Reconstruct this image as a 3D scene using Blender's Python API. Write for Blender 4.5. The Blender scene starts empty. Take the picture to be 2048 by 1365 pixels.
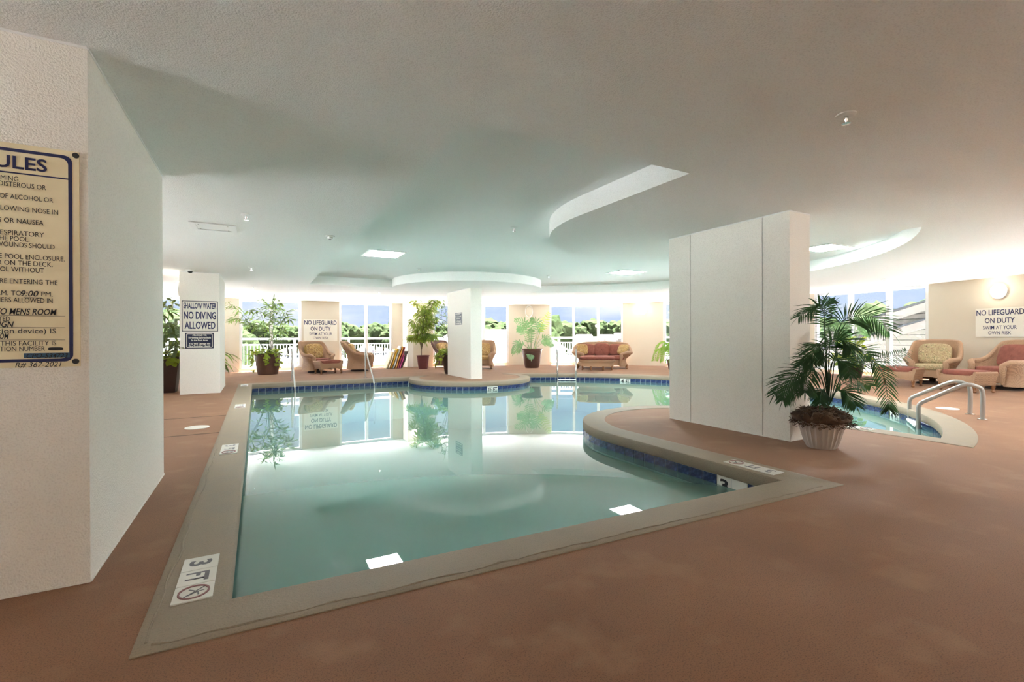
import bpy, bmesh, math, random
from math import sin, cos, pi, radians, sqrt, atan2
from mathutils import Vector, Matrix, noise
random.seed(7)
SC = bpy.context.scene
COL = SC.collection
# ------------------------------------------------------------------ camera (fitted to the photograph, level lens ~16.5 mm)
F_PX, CX, CY, YAW, PITCH, ROLL, CAM_H = 938.5, 1024.0, 677.64, 0.4977, -0.0025, -0.0039, 1.15
FWD = Vector((sin(YAW) * cos(PITCH), cos(YAW) * cos(PITCH), sin(PITCH)))
_r = Vector((cos(YAW), -sin(YAW), 0)); _u = _r.cross(FWD)
RIGHT = _r * cos(ROLL) + _u * sin(ROLL); UPV = -_r * sin(ROLL) + _u * cos(ROLL)
CAMP = Vector((0, 0, CAM_H))
cd = bpy.data.cameras.new('camera'); cam = bpy.data.objects.new('camera', cd); COL.objects.link(cam)
m = Matrix.Identity(4)
for i in range(3):
    m[i][0], m[i][1], m[i][2] = RIGHT[i], UPV[i], -FWD[i]
m.translation = CAMP
cam.matrix_world = m
cd.sensor_width = 36; cd.lens = F_PX / 2048 * 36; cd.shift_y = (CY - 682.5) / 2048; cd.clip_start = .05; cd.clip_end = 2000
SC.camera = cam
# ------------------------------------------------------------------ world, sun, exposure
SKY_STRENGTH = 0.076; SUN_STRENGTH = 12; SCONCE = 3.4; PANEL = 14
vs = SC.view_settings; vs.view_transform = 'Standard'; vs.look = 'None'; vs.gamma = 1; vs.use_curve_mapping = False
vs.exposure = 3.9
SC.cycles.max_bounces = 10; SC.cycles.diffuse_bounces = 6; SC.cycles.glossy_bounces = 4; SC.cycles.transparent_max_bounces = 24
SC.cycles.caustics_reflective = False; SC.cycles.caustics_refractive = False
SC.cycles.sample_clamp_indirect = 4; SC.cycles.use_denoising = True


def build_world():
    w = bpy.data.worlds.new('sky'); SC.world = w; w.use_nodes = True
    nt = w.node_tree; nt.nodes.clear(); N = nt.nodes.new; Lk = nt.links.new
    out = N('ShaderNodeOutputWorld'); bg = N('ShaderNodeBackground'); bg.inputs['Strength'].default_value = SKY_STRENGTH
    tc = N('ShaderNodeTexCoord'); sp = N('ShaderNodeSeparateXYZ'); Lk(tc.outputs['Generated'], sp.inputs[0])
    rp = N('ShaderNodeValToRGB'); e = rp.color_ramp.elements
    e[0].position = 0.0; e[0].color = (.60, .71, .92, 1); e[1].position = .5; e[1].color = (.50, .64, .95, 1)
    Lk(sp.outputs['Z'], rp.inputs[0])
    mp = N('ShaderNodeMapping'); mp.inputs['Scale'].default_value = (3.2, 3.2, 11); Lk(tc.outputs['Generated'], mp.inputs[0])
    nz = N('ShaderNodeTexNoise'); nz.inputs['Scale'].default_value = 1.5; nz.inputs['Detail'].default_value = 6; Lk(mp.outputs[0], nz.inputs[0])
    cr = N('ShaderNodeValToRGB'); c = cr.color_ramp.elements; c[0].position = .47; c[0].color = (0, 0, 0, 1); c[1].position = .70; c[1].color = (1, 1, 1, 1)
    Lk(nz.outputs[0], cr.inputs[0])
    mx = N('ShaderNodeMix'); mx.data_type = 'RGBA'; Lk(cr.outputs[0], mx.inputs[0]); Lk(rp.outputs[0], mx.inputs[6]); mx.inputs[7].default_value = (.96, .97, 1, 1)
    Lk(mx.outputs[2], bg.inputs[0]); Lk(bg.outputs[0], out.inputs[0])


build_world()
sd = bpy.data.lights.new('sun', 'SUN'); sd.energy = SUN_STRENGTH; sd.angle = radians(.6); sd.color = (.96, .98, 1)
so = bpy.data.objects.new('sun', sd); COL.objects.link(so)
so.rotation_euler = Vector((.10, .13, 1.0)).to_track_quat('Z', 'Y').to_euler()


# ------------------------------------------------------------------ pixel helpers (photo frame 2048 x 1365)
def ray(px, py): return FWD * F_PX + RIGHT * (px - CX) - UPV * (py - CY)
def fl(px, py, z=0.0):
    d = ray(px, py); t = (z - CAM_H) / d.z; return CAMP + d * t
def dp(px, py, depth): return CAMP + ray(px, py) * (depth / F_PX)      # a point at a known distance in front of the lens
def depth_of(x, y, z=1.15): return (Vector((x, y, z)) - CAMP).dot(FWD)
def on_y(px, py, y):
    d = ray(px, py); return CAMP + d * (y / d.y)
def on_x(px, py, x):
    d = ray(px, py); return CAMP + d * (x / d.x)


CEN = Vector((5.4, 7.6)); RW = 10.45; ZC = 2.527
def wang(px, R=RW):
    d = ray(px, 650); a = d.x * d.x + d.y * d.y; b = -2 * (d.x * CEN.x + d.y * CEN.y); c = CEN.length_squared - R * R
    t = (-b + sqrt(b * b - 4 * a * c)) / 2 / a
    return atan2(d.y * t - CEN.y, d.x * t - CEN.x)
def wpt(a, R=RW, z=0.0): return Vector((CEN.x + R * cos(a), CEN.y + R * sin(a), z))


# ------------------------------------------------------------------ materials
MATS = {}
def rgb(r, g, b):
    f = lambda v: (v / 255 / 12.92) if v / 255 <= .04045 else ((v / 255 + .055) / 1.055) ** 2.4
    return (f(r), f(g), f(b), 1)
def mat(name, col, rough=.6, metal=0, spec=.5, emit=None, es=0, noise_=None, bump=None, trans=0, subs=None):
    """noise_=(scale, second colour, low, high); bump=(scale, strength, distance)"""
    if name in MATS: return MATS[name]
    m = bpy.data.materials.new(name); m.use_nodes = True; nt = m.node_tree; b = nt.nodes['Principled BSDF']; N = nt.nodes.new; Lk = nt.links.new
    b.inputs['Base Color'].default_value = col; b.inputs['Roughness'].default_value = rough; b.inputs['Metallic'].default_value = metal
    b.inputs['Specular IOR Level'].default_value = spec
    if emit: b.inputs['Emission Color'].default_value = emit; b.inputs['Emission Strength'].default_value = es
    tc = N('ShaderNodeTexCoord')
    if noise_:
        layers = noise_ if isinstance(noise_, list) else [noise_]
        prev = None
        for (sc, c2, lo, hi) in layers:
            nz = N('ShaderNodeTexNoise'); nz.inputs['Scale'].default_value = sc; nz.inputs['Detail'].default_value = 5
            Lk(tc.outputs['Object'], nz.inputs[0])
            mr = N('ShaderNodeMapRange'); mr.inputs[1].default_value = lo; mr.inputs[2].default_value = hi; Lk(nz.outputs[0], mr.inputs[0])
            mx = N('ShaderNodeMix'); mx.data_type = 'RGBA'; Lk(mr.outputs[0], mx.inputs[0])
            if prev: Lk(prev, mx.inputs[6])
            else: mx.inputs[6].default_value = col
            mx.inputs[7].default_value = c2; prev = mx.outputs[2]
        Lk(prev, b.inputs['Base Color'])
    if bump:
        nb = N('ShaderNodeTexNoise'); nb.inputs['Scale'].default_value = bump[0]; nb.inputs['Detail'].default_value = 4; Lk(tc.outputs['Object'], nb.inputs[0])
        bp = N('ShaderNodeBump'); bp.inputs['Strength'].default_value = bump[1]; bp.inputs['Distance'].default_value = bump[2]
        Lk(nb.outputs[0], bp.inputs['Height']); Lk(bp.outputs[0], b.inputs['Normal'])
    if trans:      # thin leaves let light through
        tr = N('ShaderNodeBsdfTranslucent'); tr.inputs[0].default_value = subs or col
        ms = N('ShaderNodeMixShader'); ms.inputs[0].default_value = trans
        Lk(b.outputs[0], ms.inputs[1]); Lk(tr.outputs[0], ms.inputs[2]); Lk(ms.outputs[0], nt.nodes['Material Output'].inputs[0])
    MATS[name] = m
    return m


M_CEIL = mat('stucco_ceiling', (.89, .89, .865, 1), .9, spec=.2, bump=(120, .8, .008), noise_=(120, (.76, .755, .73, 1), .5, .75))
M_STUC = mat('stucco_column', (.89, .86, .80, 1), .9, spec=.2, bump=(120, .8, .008), noise_=(120, (.76, .725, .67, 1), .5, .75))
M_WALL = mat('beige_wall', (.62, .555, .45, 1), .85, bump=(60, .2, .004))
M_WHITE = mat('white_paint', (.82, .82, .80, 1), .45)
M_FRAME = mat('white_aluminium', (.74, .75, .76, 1), .4)
M_DECK = mat('brown_spray_deck', (.25, .115, .054, 1), .72, spec=.3, bump=(220, .3, .004),
             noise_=[(1.1, (.31, .15, .074, 1), .35, .7), (190, (.11, .052, .028, 1), .5, .72), (3.1, (.34, .195, .105, 1), .55, .85)])
M_COPE = mat('coping_concrete', (.31, .245, .172, 1), .7, bump=(90, .4, .006), noise_=[(5, (.29, .235, .175, 1), .4, .7), (160, (.20, .165, .125, 1), .5, .8)])
M_PLASTER = mat('pool_plaster', (.52, .66, .61, 1), .8)
M_GROUT = mat('white_grout', (.72, .72, .70, 1), .8)
M_TILE = mat('blue_glazed_tile', rgb(34, 46, 86), .15, noise_=(30, rgb(66, 86, 138), .45, .75))
M_TILEW = mat('white_glazed_tile', (.78, .77, .72, 1), .25)
M_INK = mat('black_ink', (.015, .015, .02, 1), .6)
M_GREYINK = mat('worn_grey_ink', (.16, .16, .18, 1), .7)
M_REDINK = mat('faded_red_ink', rgb(150, 110, 110), .7)
M_NAVY = mat('navy_ink', rgb(24, 30, 84), .5)
M_NAVYBG = mat('navy_board', rgb(26, 34, 66), .4)
M_SIGNW = mat('white_sign', rgb(226, 222, 210), .4)
M_SIGNY = mat('yellowed_sign', rgb(236, 222, 186), .4, noise_=(3, rgb(226, 208, 166), .5, .8))
M_TAPE = mat('blue_tape', rgb(56, 92, 122), .6)
M_STEEL = mat('stainless_steel', (.62, .62, .61, 1), .22, metal=1)
M_DULL = mat('brushed_aluminium', (.42, .40, .38, 1), .42, metal=.8)
M_POTB = mat('brown_plastic_pot', rgb(96, 68, 58), .45)
M_POTD = mat('dark_brown_planter', rgb(62, 42, 38), .4)
M_POTR = mat('burgundy_pot', rgb(98, 48, 48), .45)
M_POTW = mat('white_fluted_pot', rgb(186, 178, 172), .5)
M_SOIL = mat('potting_soil', (.05, .035, .025, 1), .95)
M_MOSS = mat('dry_moss', rgb(100, 78, 60), .95, noise_=(12, rgb(60, 44, 34), .4, .7))
M_STEM = mat('green_stem', rgb(58, 74, 40), .6)
M_BARK = mat('grey_brown_bark', rgb(96, 80, 62), .8)
G = dict(trans=.35)
M_PALM = mat('dark_green_palm', rgb(34, 62, 42), .4, subs=rgb(70, 116, 56), noise_=(8, rgb(52, 92, 62), .45, .8), **G)
M_BAMB = mat('olive_bamboo_leaf', rgb(70, 96, 52), .5, subs=rgb(140, 170, 60), noise_=(6, rgb(100, 122, 56), .4, .7), **G)
M_FICUS = mat('bright_ficus_leaf', rgb(88, 124, 44), .45, subs=rgb(190, 200, 70), noise_=(6, rgb(60, 92, 44), .4, .7), **G)
M_LIME = mat('lime_vine_leaf', rgb(134, 162, 54), .45, subs=rgb(214, 220, 80), noise_=(9, rgb(98, 134, 48), .4, .7), **G)
M_FERN = mat('fresh_fern_leaf', rgb(106, 156, 52), .5, subs=rgb(180, 220, 80), **G)
M_PHIL = mat('blue_green_lobed_leaf', rgb(104, 148, 112), .45, subs=rgb(150, 190, 120), noise_=(5, rgb(134, 172, 130), .4, .7), **G)
M_DARKLEAF = mat('dull_strap_leaf', rgb(64, 80, 50), .5, subs=rgb(120, 140, 60), **G)
M_CLOTHR = mat('terracotta_cushion', rgb(142, 84, 70), .85, bump=(300, .2, .002), noise_=(14, rgb(120, 68, 58), .4, .8))
M_BASE = mat('dark_swivel_base', rgb(58, 48, 44), .6)
M_FOOT = mat('turned_wood_foot', rgb(134, 92, 60), .5)
M_GLOBE = mat('lit_opal_glass', (1, .93, .8, 1), .4, emit=(1, .90, .76, 1), es=SCONCE)
M_OPAL = mat('unlit_opal_glass', (.82, .77, .64, 1), .35)
M_PANEL = mat('light_diffuser', (.8, .8, .8, 1), .6, emit=(.90, .97, 1, 1), es=PANEL)  # glow added to brighten the room; the visible panels look switched off
M_CHROME = mat('chrome', (.7, .7, .7, 1), .2, metal=1)
M_BLACK = mat('black_plastic', (.02, .02, .02, 1), .5)


def wicker(name, c1, c2):
    m = bpy.data.materials.new(name); m.use_nodes = True; nt = m.node_tree; b = nt.nodes['Principled BSDF']; N = nt.nodes.new; Lk = nt.links.new
    tc = N('ShaderNodeTexCoord'); ws = []
    for k, rot in enumerate(((0, radians(38), 0), (0, radians(-38), 0))):
        mp = N('ShaderNodeMapping'); mp.inputs['Rotation'].default_value = (rot[0] + .6, rot[1], .5); Lk(tc.outputs['Object'], mp.inputs[0])
        w = N('ShaderNodeTexWave'); w.inputs['Scale'].default_value = 22; w.inputs['Distortion'].default_value = .6; w.bands_direction = 'Z'; Lk(mp.outputs[0], w.inputs[0]); ws.append(w)
    mu = N('ShaderNodeMath'); mu.operation = 'MAXIMUM'; Lk(ws[0].outputs['Fac'], mu.inputs[0]); Lk(ws[1].outputs['Fac'], mu.inputs[1])
    mx = N('ShaderNodeMix'); mx.data_type = 'RGBA'; mx.inputs[6].default_value = c2; mx.inputs[7].default_value = c1; Lk(mu.outputs[0], mx.inputs[0])
    Lk(mx.outputs[2], b.inputs['Base Color']); b.inputs['Roughness'].default_value = .6
    bp = N('ShaderNodeBump'); bp.inputs['Strength'].default_value = .6; bp.inputs['Distance'].default_value = .008; Lk(mu.outputs[0], bp.inputs['Height']); Lk(bp.outputs[0], b.inputs['Normal'])
    return m
M_WICK = wicker('tan_wicker', rgb(186, 150, 118), rgb(126, 96, 74))
M_WICKD = wicker('brown_wicker', rgb(120, 86, 72), rgb(70, 48, 42))


def floral(name, cols, scale):
    m = bpy.data.materials.new(name); m.use_nodes = True; nt = m.node_tree; b = nt.nodes['Principled BSDF']; N = nt.nodes.new; Lk = nt.links.new
    tc = N('ShaderNodeTexCoord'); nz = N('ShaderNodeTexNoise'); nz.inputs['Scale'].default_value = scale; nz.inputs['Detail'].default_value = 2; nz.inputs['Distortion'].default_value = 2.2
    Lk(tc.outputs['Object'], nz.inputs[0]); rp = N('ShaderNodeValToRGB'); Lk(nz.outputs[0], rp.inputs[0])
    el = rp.color_ramp.elements
    while len(el) < len(cols): el.new(.5)
    for i, c in enumerate(cols): el[i].position = .28 + .44 * i / (len(cols) - 1); el[i].color = c
    Lk(rp.outputs[0], b.inputs['Base Color']); b.inputs['Roughness'].default_value = .85
    return m
M_FLOR = floral('gold_floral_fabric', [rgb(92, 62, 36), rgb(196, 164, 104), rgb(150, 110, 62), rgb(210, 184, 128), rgb(116, 74, 44), rgb(200, 170, 110)], 7)
M_PAIS = floral('paisley_fabric', [rgb(120, 96, 76), rgb(206, 188, 148), rgb(150, 124, 96), rgb(196, 178, 136), rgb(122, 116, 84), rgb(210, 194, 156)], 9)


def water_material():
    m = bpy.data.materials.new('pool_water'); m.use_nodes = True; nt = m.node_tree; nt.nodes.clear(); N = nt.nodes.new; Lk = nt.links.new
    out = N('ShaderNodeOutputMaterial'); tr = N('ShaderNodeBsdfTransparent'); tr.inputs[0].default_value = (.55, .80, .77, 1)
    gl = N('ShaderNodeBsdfGlossy'); gl.inputs['Roughness'].default_value = .0; gl.inputs[0].default_value = (1, 1, 1, 1)
    fr = N('ShaderNodeFresnel'); fr.inputs['IOR'].default_value = 2.0
    tc = N('ShaderNodeTexCoord'); nz = N('ShaderNodeTexNoise'); nz.inputs['Scale'].default_value = 1.3; nz.inputs['Detail'].default_value = 1; Lk(tc.outputs['Object'], nz.inputs[0])
    bp = N('ShaderNodeBump'); bp.inputs['Strength'].default_value = .004; bp.inputs['Distance'].default_value = .02; Lk(nz.outputs[0], bp.inputs['Height'])
    Lk(bp.outputs[0], gl.inputs['Normal'])
    ms = N('ShaderNodeMixShader'); 
    df = N('ShaderNodeBsdfDiffuse'); df.inputs[0].default_value = (.44, .88, .77, 1); tl = N('ShaderNodeBsdfTranslucent'); tl.inputs[0].default_value = (.50, .80, .74, 1)
    m1 = N('ShaderNodeMixShader'); m1.inputs[0].default_value = .5; Lk(df.outputs[0], m1.inputs[1]); Lk(tl.outputs[0], m1.inputs[2])
    m2 = N('ShaderNodeMixShader'); m2.inputs[0].default_value = .40; Lk(tr.outputs[0], m2.inputs[1]); Lk(m1.outputs[0], m2.inputs[2])
    Lk(fr.outputs[0], ms.inputs[0]); Lk(m2.outputs[0], ms.inputs[1]); Lk(gl.outputs[0], ms.inputs[2]); Lk(ms.outputs[0], out.inputs[0])
    return m
def glass_material():
    m = bpy.data.materials.new('window_glass'); m.use_nodes = True; nt = m.node_tree; nt.nodes.clear(); N = nt.nodes.new; Lk = nt.links.new
    out = N('ShaderNodeOutputMaterial'); tr = N('ShaderNodeBsdfTransparent'); tr.inputs[0].default_value = (.96, .98, 1, 1)
    gl = N('ShaderNodeBsdfGlossy'); gl.inputs['Roughness'].default_value = .0
    ms = N('ShaderNodeMixShader'); ms.inputs[0].default_value = .03; Lk(tr.outputs[0], ms.inputs[1]); Lk(gl.outputs[0], ms.inputs[2]); Lk(ms.outputs[0], out.inputs[0])
    return m
M_WATER = water_material(); M_GLASS = glass_material()


b_ = M_DECK.node_tree.nodes['Principled BSDF']; b_.inputs['Sheen Weight'].default_value = .12; b_.inputs['Sheen Roughness'].default_value = .35; b_.inputs['Sheen Tint'].default_value = (1, .95, .88, 1)      # pale dusty sheen, added to brighten the far deck at grazing view


# ------------------------------------------------------------------ mesh helpers
class MB:
    def __init__(s): s.v = []; s.f = []
    def add(s, vs_, fs_):
        n = len(s.v); s.v += [tuple(p) for p in vs_]; s.f += [tuple(i + n for i in f) for f in fs_]; return s
    def box(s, c, d, M=None):
        c = Vector(c); h = Vector(d) / 2; P = []
        for x in (-1, 1):
            for y in (-1, 1):
                for z in (-1, 1):
                    q = Vector((x * h.x, y * h.y, z * h.z)); P.append(c + (M @ q if M else q))
        return s.add(P, [(0, 1, 3, 2), (4, 6, 7, 5), (0, 4, 5, 1), (2, 3, 7, 6), (0, 2, 6, 4), (1, 5, 7, 3)])
    def bar(s, a, b, w, h):          # square bar between two points (w across, h in z-ish)
        a = Vector(a); b = Vector(b); d = (b - a); L = d.length; d.normalize()
        up = Vector((0, 0, 1)) if abs(d.z) < .95 else Vector((1, 0, 0))
        sx = d.cross(up).normalized(); uz = sx.cross(d)
        M = Matrix((sx, d, uz)).transposed()
        return s.box((a + b) / 2, (w, L, h), M)
    def tube(s, pts, r, n=8, caps=True):
        pts = [Vector(p) for p in pts]; R = r if isinstance(r, (list, tuple)) else [r] * len(pts); V = []; Fc = []
        prev = None
        for i, p in enumerate(pts):
            t = (pts[min(i + 1, len(pts) - 1)] - pts[max(i - 1, 0)]).normalized()
            if prev is None: a = t.orthogonal().normalized()
            else: a = (prev - t * prev.dot(t)).normalized()
            prev = a; b = t.cross(a)
            V += [p + (a * cos(2 * pi * k / n) + b * sin(2 * pi * k / n)) * R[i] for k in range(n)]
        for i in range(len(pts) - 1):
            for k in range(n):
                Fc.append((i * n + k, i * n + (k + 1) % n, (i + 1) * n + (k + 1) % n, (i + 1) * n + k))
        if caps: Fc += [tuple(range(n - 1, -1, -1)), tuple((len(pts) - 1) * n + k for k in range(n))]
        return s.add(V, Fc)
    def lathe(s, prof, n=24, c=(0, 0, 0), flute=None, sx=1, sy=1):
        V = []; Fc = []
        for j, (r, z) in enumerate(prof):
            for k in range(n):
                a = 2 * pi * k / n; rr = r * (1 + (flute(a, j) if flute else 0)); V.append((c[0] + rr * cos(a) * sx, c[1] + rr * sin(a) * sy, c[2] + z))
        for j in range(len(prof) - 1):
            for k in range(n): Fc.append((j * n + k, j * n + (k + 1) % n, (j + 1) * n + (k + 1) % n, (j + 1) * n + k))
        Fc += [tuple(range(n - 1, -1, -1)), tuple((len(prof) - 1) * n + k for k in range(n))]
        return s.add(V, Fc)
    def superbox(s, c, d, e=.35, M=None, nu=24, nv=12, puff=0):
        V = []; Fc = []; g = lambda t: math.copysign(abs(t) ** e, t); c = Vector(c)
        for j in range(nv + 1):
            ph = -pi / 2 + pi * j / nv
            for k in range(nu):
                th = 2 * pi * k / nu
                q = Vector((g(cos(ph)) * g(cos(th)) * d[0] / 2, g(cos(ph)) * g(sin(th)) * d[1] / 2, g(sin(ph)) * d[2] / 2))
                V.append(c + (M @ q if M else q))
        for j in range(nv):
            for k in range(nu): Fc.append((j * nu + k, j * nu + (k + 1) % nu, (j + 1) * nu + (k + 1) % nu, (j + 1) * nu + k))
        return s.add(V, Fc)
    def grid(s, fn, nu, nv, closeu=False):
        V = [fn(i / nu, j / nv) for j in range(nv + 1) for i in range(nu + (0 if closeu else 1))]; w = nu if closeu else nu + 1; Fc = []
        for j in range(nv):
            for i in range(nu): Fc.append((j * w + i, j * w + (i + 1) % w, (j + 1) * w + (i + 1) % w, (j + 1) * w + i))
        return s.add(V, Fc)
    def leaf(s, base, d, up, L, w, droop=.3, n=3, fold=.0):
        """blade from base along d; up is the blade's face normal"""
        d = Vector(d).normalized(); sd_ = d.cross(Vector(up))
        sd_ = sd_.normalized() if sd_.length > 1e-4 else d.orthogonal().normalized()
        p = Vector(base); V = []; Fc = []
        for i in range(n + 1):
            t = i / n; ww = w * (sin(pi * min(1, .12 + .88 * t)) ** .8) / 2 if i < n else 0.0005
            V += [p + sd_ * ww, p - sd_ * ww]
            d = (d + Vector((0, 0, -droop / n))).normalized(); p = p + d * (L / n)
        for i in range(n): Fc.append((2 * i, 2 * i + 1, 2 * i + 3, 2 * i + 2))
        return s.add(V, Fc)
    def build(s, name, m, parent=None, smooth=True, loc=None, rz=0, **props):
        me = bpy.data.meshes.new(name); me.from_pydata(s.v, [], s.f); me.update()
        if smooth:
            me.polygons.foreach_set('use_smooth', [True] * len(me.polygons))
            try: me.set_sharp_from_angle(angle=radians(40))
            except Exception: pass
        me.materials.append(m)
        o = bpy.data.objects.new(name, me); COL.objects.link(o)
        if parent: o.parent = parent
        if loc is not None: o.location = loc
        if rz: o.rotation_euler = (0, 0, rz)
        for k, v in props.items(): o[k] = v
        return o


def empty(name, label, cat, loc=(0, 0, 0), rz=0, group=None):
    o = bpy.data.objects.new(name, None); COL.objects.link(o); o.location = loc; o.rotation_euler = (0, 0, rz); o.empty_display_size = .1
    o['label'] = label; o['category'] = cat
    if group: o['group'] = group
    return o
def sempty(name, label, loc=(0, 0, 0)):
    o = bpy.data.objects.new(name, None); COL.objects.link(o); o.location = loc; o['kind'] = 'structure'; o['label'] = label; return o
def struct(o, label): o['kind'] = 'structure'; o['label'] = label; return o
def face_rz(fx, fy): return atan2(fx, -fy)       # turn a thing whose front is -y to look along (fx, fy)


def text(body, name, m, parent, x, y, z, h, w=None, align='c', rot=None, bold=.012, font_shear=0):
    """flat lettering in the parent's x-z plane at depth y (front is -y), h cap height, w total width; x is left/centre/right edge, z the baseline"""
    cu = bpy.data.curves.new('t', 'FONT'); cu.body = body; cu.size = 1; cu.offset = bold; cu.resolution_u = 3; cu.shear = font_shear
    ob = bpy.data.objects.new('t', cu); COL.objects.link(ob); bpy.context.view_layer.update()
    me = bpy.data.meshes.new_from_object(ob.evaluated_get(bpy.context.evaluated_depsgraph_get()))
    bpy.data.objects.remove(ob); bpy.data.curves.remove(cu)
    xs = [v.co.x for v in me.vertices]; x0, x1 = min(xs), max(xs)
    sz = h / .70; sx = sz if w is None else w / (x1 - x0); W = (x1 - x0) * sx
    off = {'l': 0, 'c': -W / 2, 'r': -W}[align]
    for v in me.vertices:
        X = (v.co.x - x0) * sx + off + x; Z = v.co.y * sz + z
        v.co = rot(X, Z) if rot else (X, y, Z)
    me.materials.clear(); me.materials.append(m); me.name = name
    o = bpy.data.objects.new(name, me); COL.objects.link(o); o.parent = parent
    return o


def fill(loops, z, flip=False):
    bm = bmesh.new()
    for L in loops:
        vs_ = [bm.verts.new((p[0], p[1], z)) for p in L]
        for i in range(len(vs_)): bm.edges.new((vs_[i], vs_[(i + 1) % len(vs_)]))
    bmesh.ops.triangle_fill(bm, use_beauty=True, use_dissolve=False, edges=bm.edges[:])
    bm.normal_update()
    up = sum(f.normal.z * f.calc_area() for f in bm.faces)
    for f in bm.faces:
        if (f.normal.z > 0) == flip: f.normal_flip()
    V = [v.co.copy() for v in bm.verts]; bm.verts.index_update(); Fc = [[v.index for v in f.verts] for f in bm.faces]; bm.free()
    return V, Fc


# ------------------------------------------------------------------ pool outline (same family of curves for the ceiling recess)
POOL = dict(L=-.11, N0=2.42, NS=-.0397, FAR=13.4, D=(5.45, 12.6, 1.75), B=5.43, C=(5.2, 4.35, 1.53))
RECS = dict(L=1.18, N0=2.76, NS=0.0, FAR=12.9, D=(5.3, 12.4, 2.1), B=5.25, C=(5.3, 4.3, 2.09))
def outline(S, d):
    L = S['L'] - d; near = lambda x: S['N0'] + S['NS'] * (x - S['L']) - d; far = S['FAR'] + d
    dx, dy, dr = S['D']; dr -= d; B = S['B'] + d; cx, cy, cr = S['C']; cr -= d
    P = []
    def line(a, b, n):
        for i in range(n): P.append((a[0] + (b[0] - a[0]) * i / n, a[1] + (b[1] - a[1]) * i / n))
    def arc(c, r, a0, a1, n):
        for i in range(n): a = a0 + (a1 - a0) * i / n; P.append((c[0] + r * cos(a), c[1] + r * sin(a)))
    p0 = (L, near(L)); p1 = (cx - cr, near(cx - cr)); line(p0, p1, 12)
    line(p1, (cx - cr, cy), 8); arc((cx, cy), cr, pi, 0, 32)
    xq = cx + cr; yq = CEN.y - sqrt(B * B - (xq - CEN.x) ** 2); line((xq, cy), (xq, yq), 8)
    a0 = atan2(yq - CEN.y, xq - CEN.x)
    # big circle meets the far peninsula circle on its right-hand side
    lo, hi = radians(45), radians(88)
    fdist = lambda a: sqrt((CEN.x + B * cos(a) - dx) ** 2 + (CEN.y + B * sin(a) - dy) ** 2) - dr
    for _ in range(60):
        mid = (lo + hi) / 2
        if fdist(mid) > 0: lo = mid
        else: hi = mid
    a1 = lo; arc((CEN.x, CEN.y), B, a0, a1, 96)
    q = (CEN.x + B * cos(a1), CEN.y + B * sin(a1)); b0 = atan2(q[1] - dy, q[0] - dx)
    b1 = -pi - math.asin(max(-1, min(1, (far - dy) / dr)))          # far line on the left
    arc((dx, dy), dr, b0, b1, 44)
    q = (dx + dr * cos(b1), far); line(q, (L, far), 14); line((L, far), p0, 30)
    return P
def ring(S, prof):
    """strip mesh through (offset, z) pairs round the outline"""
    mb = MB(); rows = [outline(S, d) for d, z in prof]; n = len(rows[0])
    V = [(p[0], p[1], prof[j][1]) for j, r in enumerate(rows) for p in r]
    Fc = [(j * n + i, j * n + (i + 1) % n, (j + 1) * n + (i + 1) % n, (j + 1) * n + i) for j in range(len(prof) - 1) for i in range(n)]
    return mb.add(V, Fc)


WATER_Z = -.195
XL, YN, YF, XRET, YRET = -4.6, -3.0, 18.7, 5.17, None
A_RET = math.acos((XRET - CEN.x) / RW); YRET = CEN.y + RW * sin(A_RET); A_END = -math.asin((CEN.y - YN - .02) / RW) if RW > CEN.y - YN else radians(-88)
room = [(XL, YN)]
A_END = radians(-62); pe = wpt(A_END)
room += [(pe.x, YN), (pe.x, pe.y)]
for i in range(1, 81): q = wpt(A_END + (A_RET - A_END) * i / 80); room.append((q.x, q.y))
room += [(XRET, YF), (XL, YF)]
V, Fc = fill([room, outline(POOL, .30)], 0)
mb = MB(); mb.add(V, Fc); floor_o = struct(mb.build('floor', M_DECK, smooth=False), 'brown textured pool deck running round the pool')
for y_, x0_ in ((8.22, -1.6), (6.75, -1.9)): MB().box(((x0_ - .41) / 2, y_, .0008), (-.41 - x0_, .012, .003)).build('expansion_joint', M_BASE, floor_o, smooth=False)
coping = struct(ring(POOL, [(.302, -.02), (.30, .004), (.285, .009), (.26, .006), (.03, .006), (.008, .0), (0, -.015), (0, -.095), (.006, -.107), (.03, -.11)]).build('pool_coping', M_COPE), 'grey-brown concrete coping round the pool edge')
rnd = random.Random(2)
def ridge(pts, name='overspray_ridge'):
    P = [(x + rnd.uniform(-.010, .010), y + rnd.uniform(-.010, .010), .006) for x, y in pts]; MB().tube(P, [rnd.uniform(.003, .008) for _ in P], 6).build(name, M_COPE, coping)
ridge([(-.36 + .09 * i, 2.16 - .0397 * (-.36 + .09 * i)) for i in range(47)]); ridge([(-.37, 2.2 + .10 * i) for i in range(36)])
basin = sempty('pool_basin', 'plastered pool basin with a band of blue waterline tiles')
ring(POOL, [(.02, -.10), (.02, -1.18)]).build('basin_wall', M_PLASTER, basin)
ring(POOL, [(.021, -.10), (.017, -.11), (.017, -.266), (.021, -.27)]).build('grout_band', M_GROUT, basin, smooth=False)
V, Fc = fill([outline(POOL, .02)], -1.18); MB().add(V, Fc).build('basin_floor', M_PLASTER, basin, smooth=False)
V, Fc = fill([outline(POOL, .019)], WATER_Z); MB().add(V, Fc).build('pool_water', M_WATER, None, smooth=False, kind='stuff', label='still pale green pool water mirroring the windows', category='water')
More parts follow.
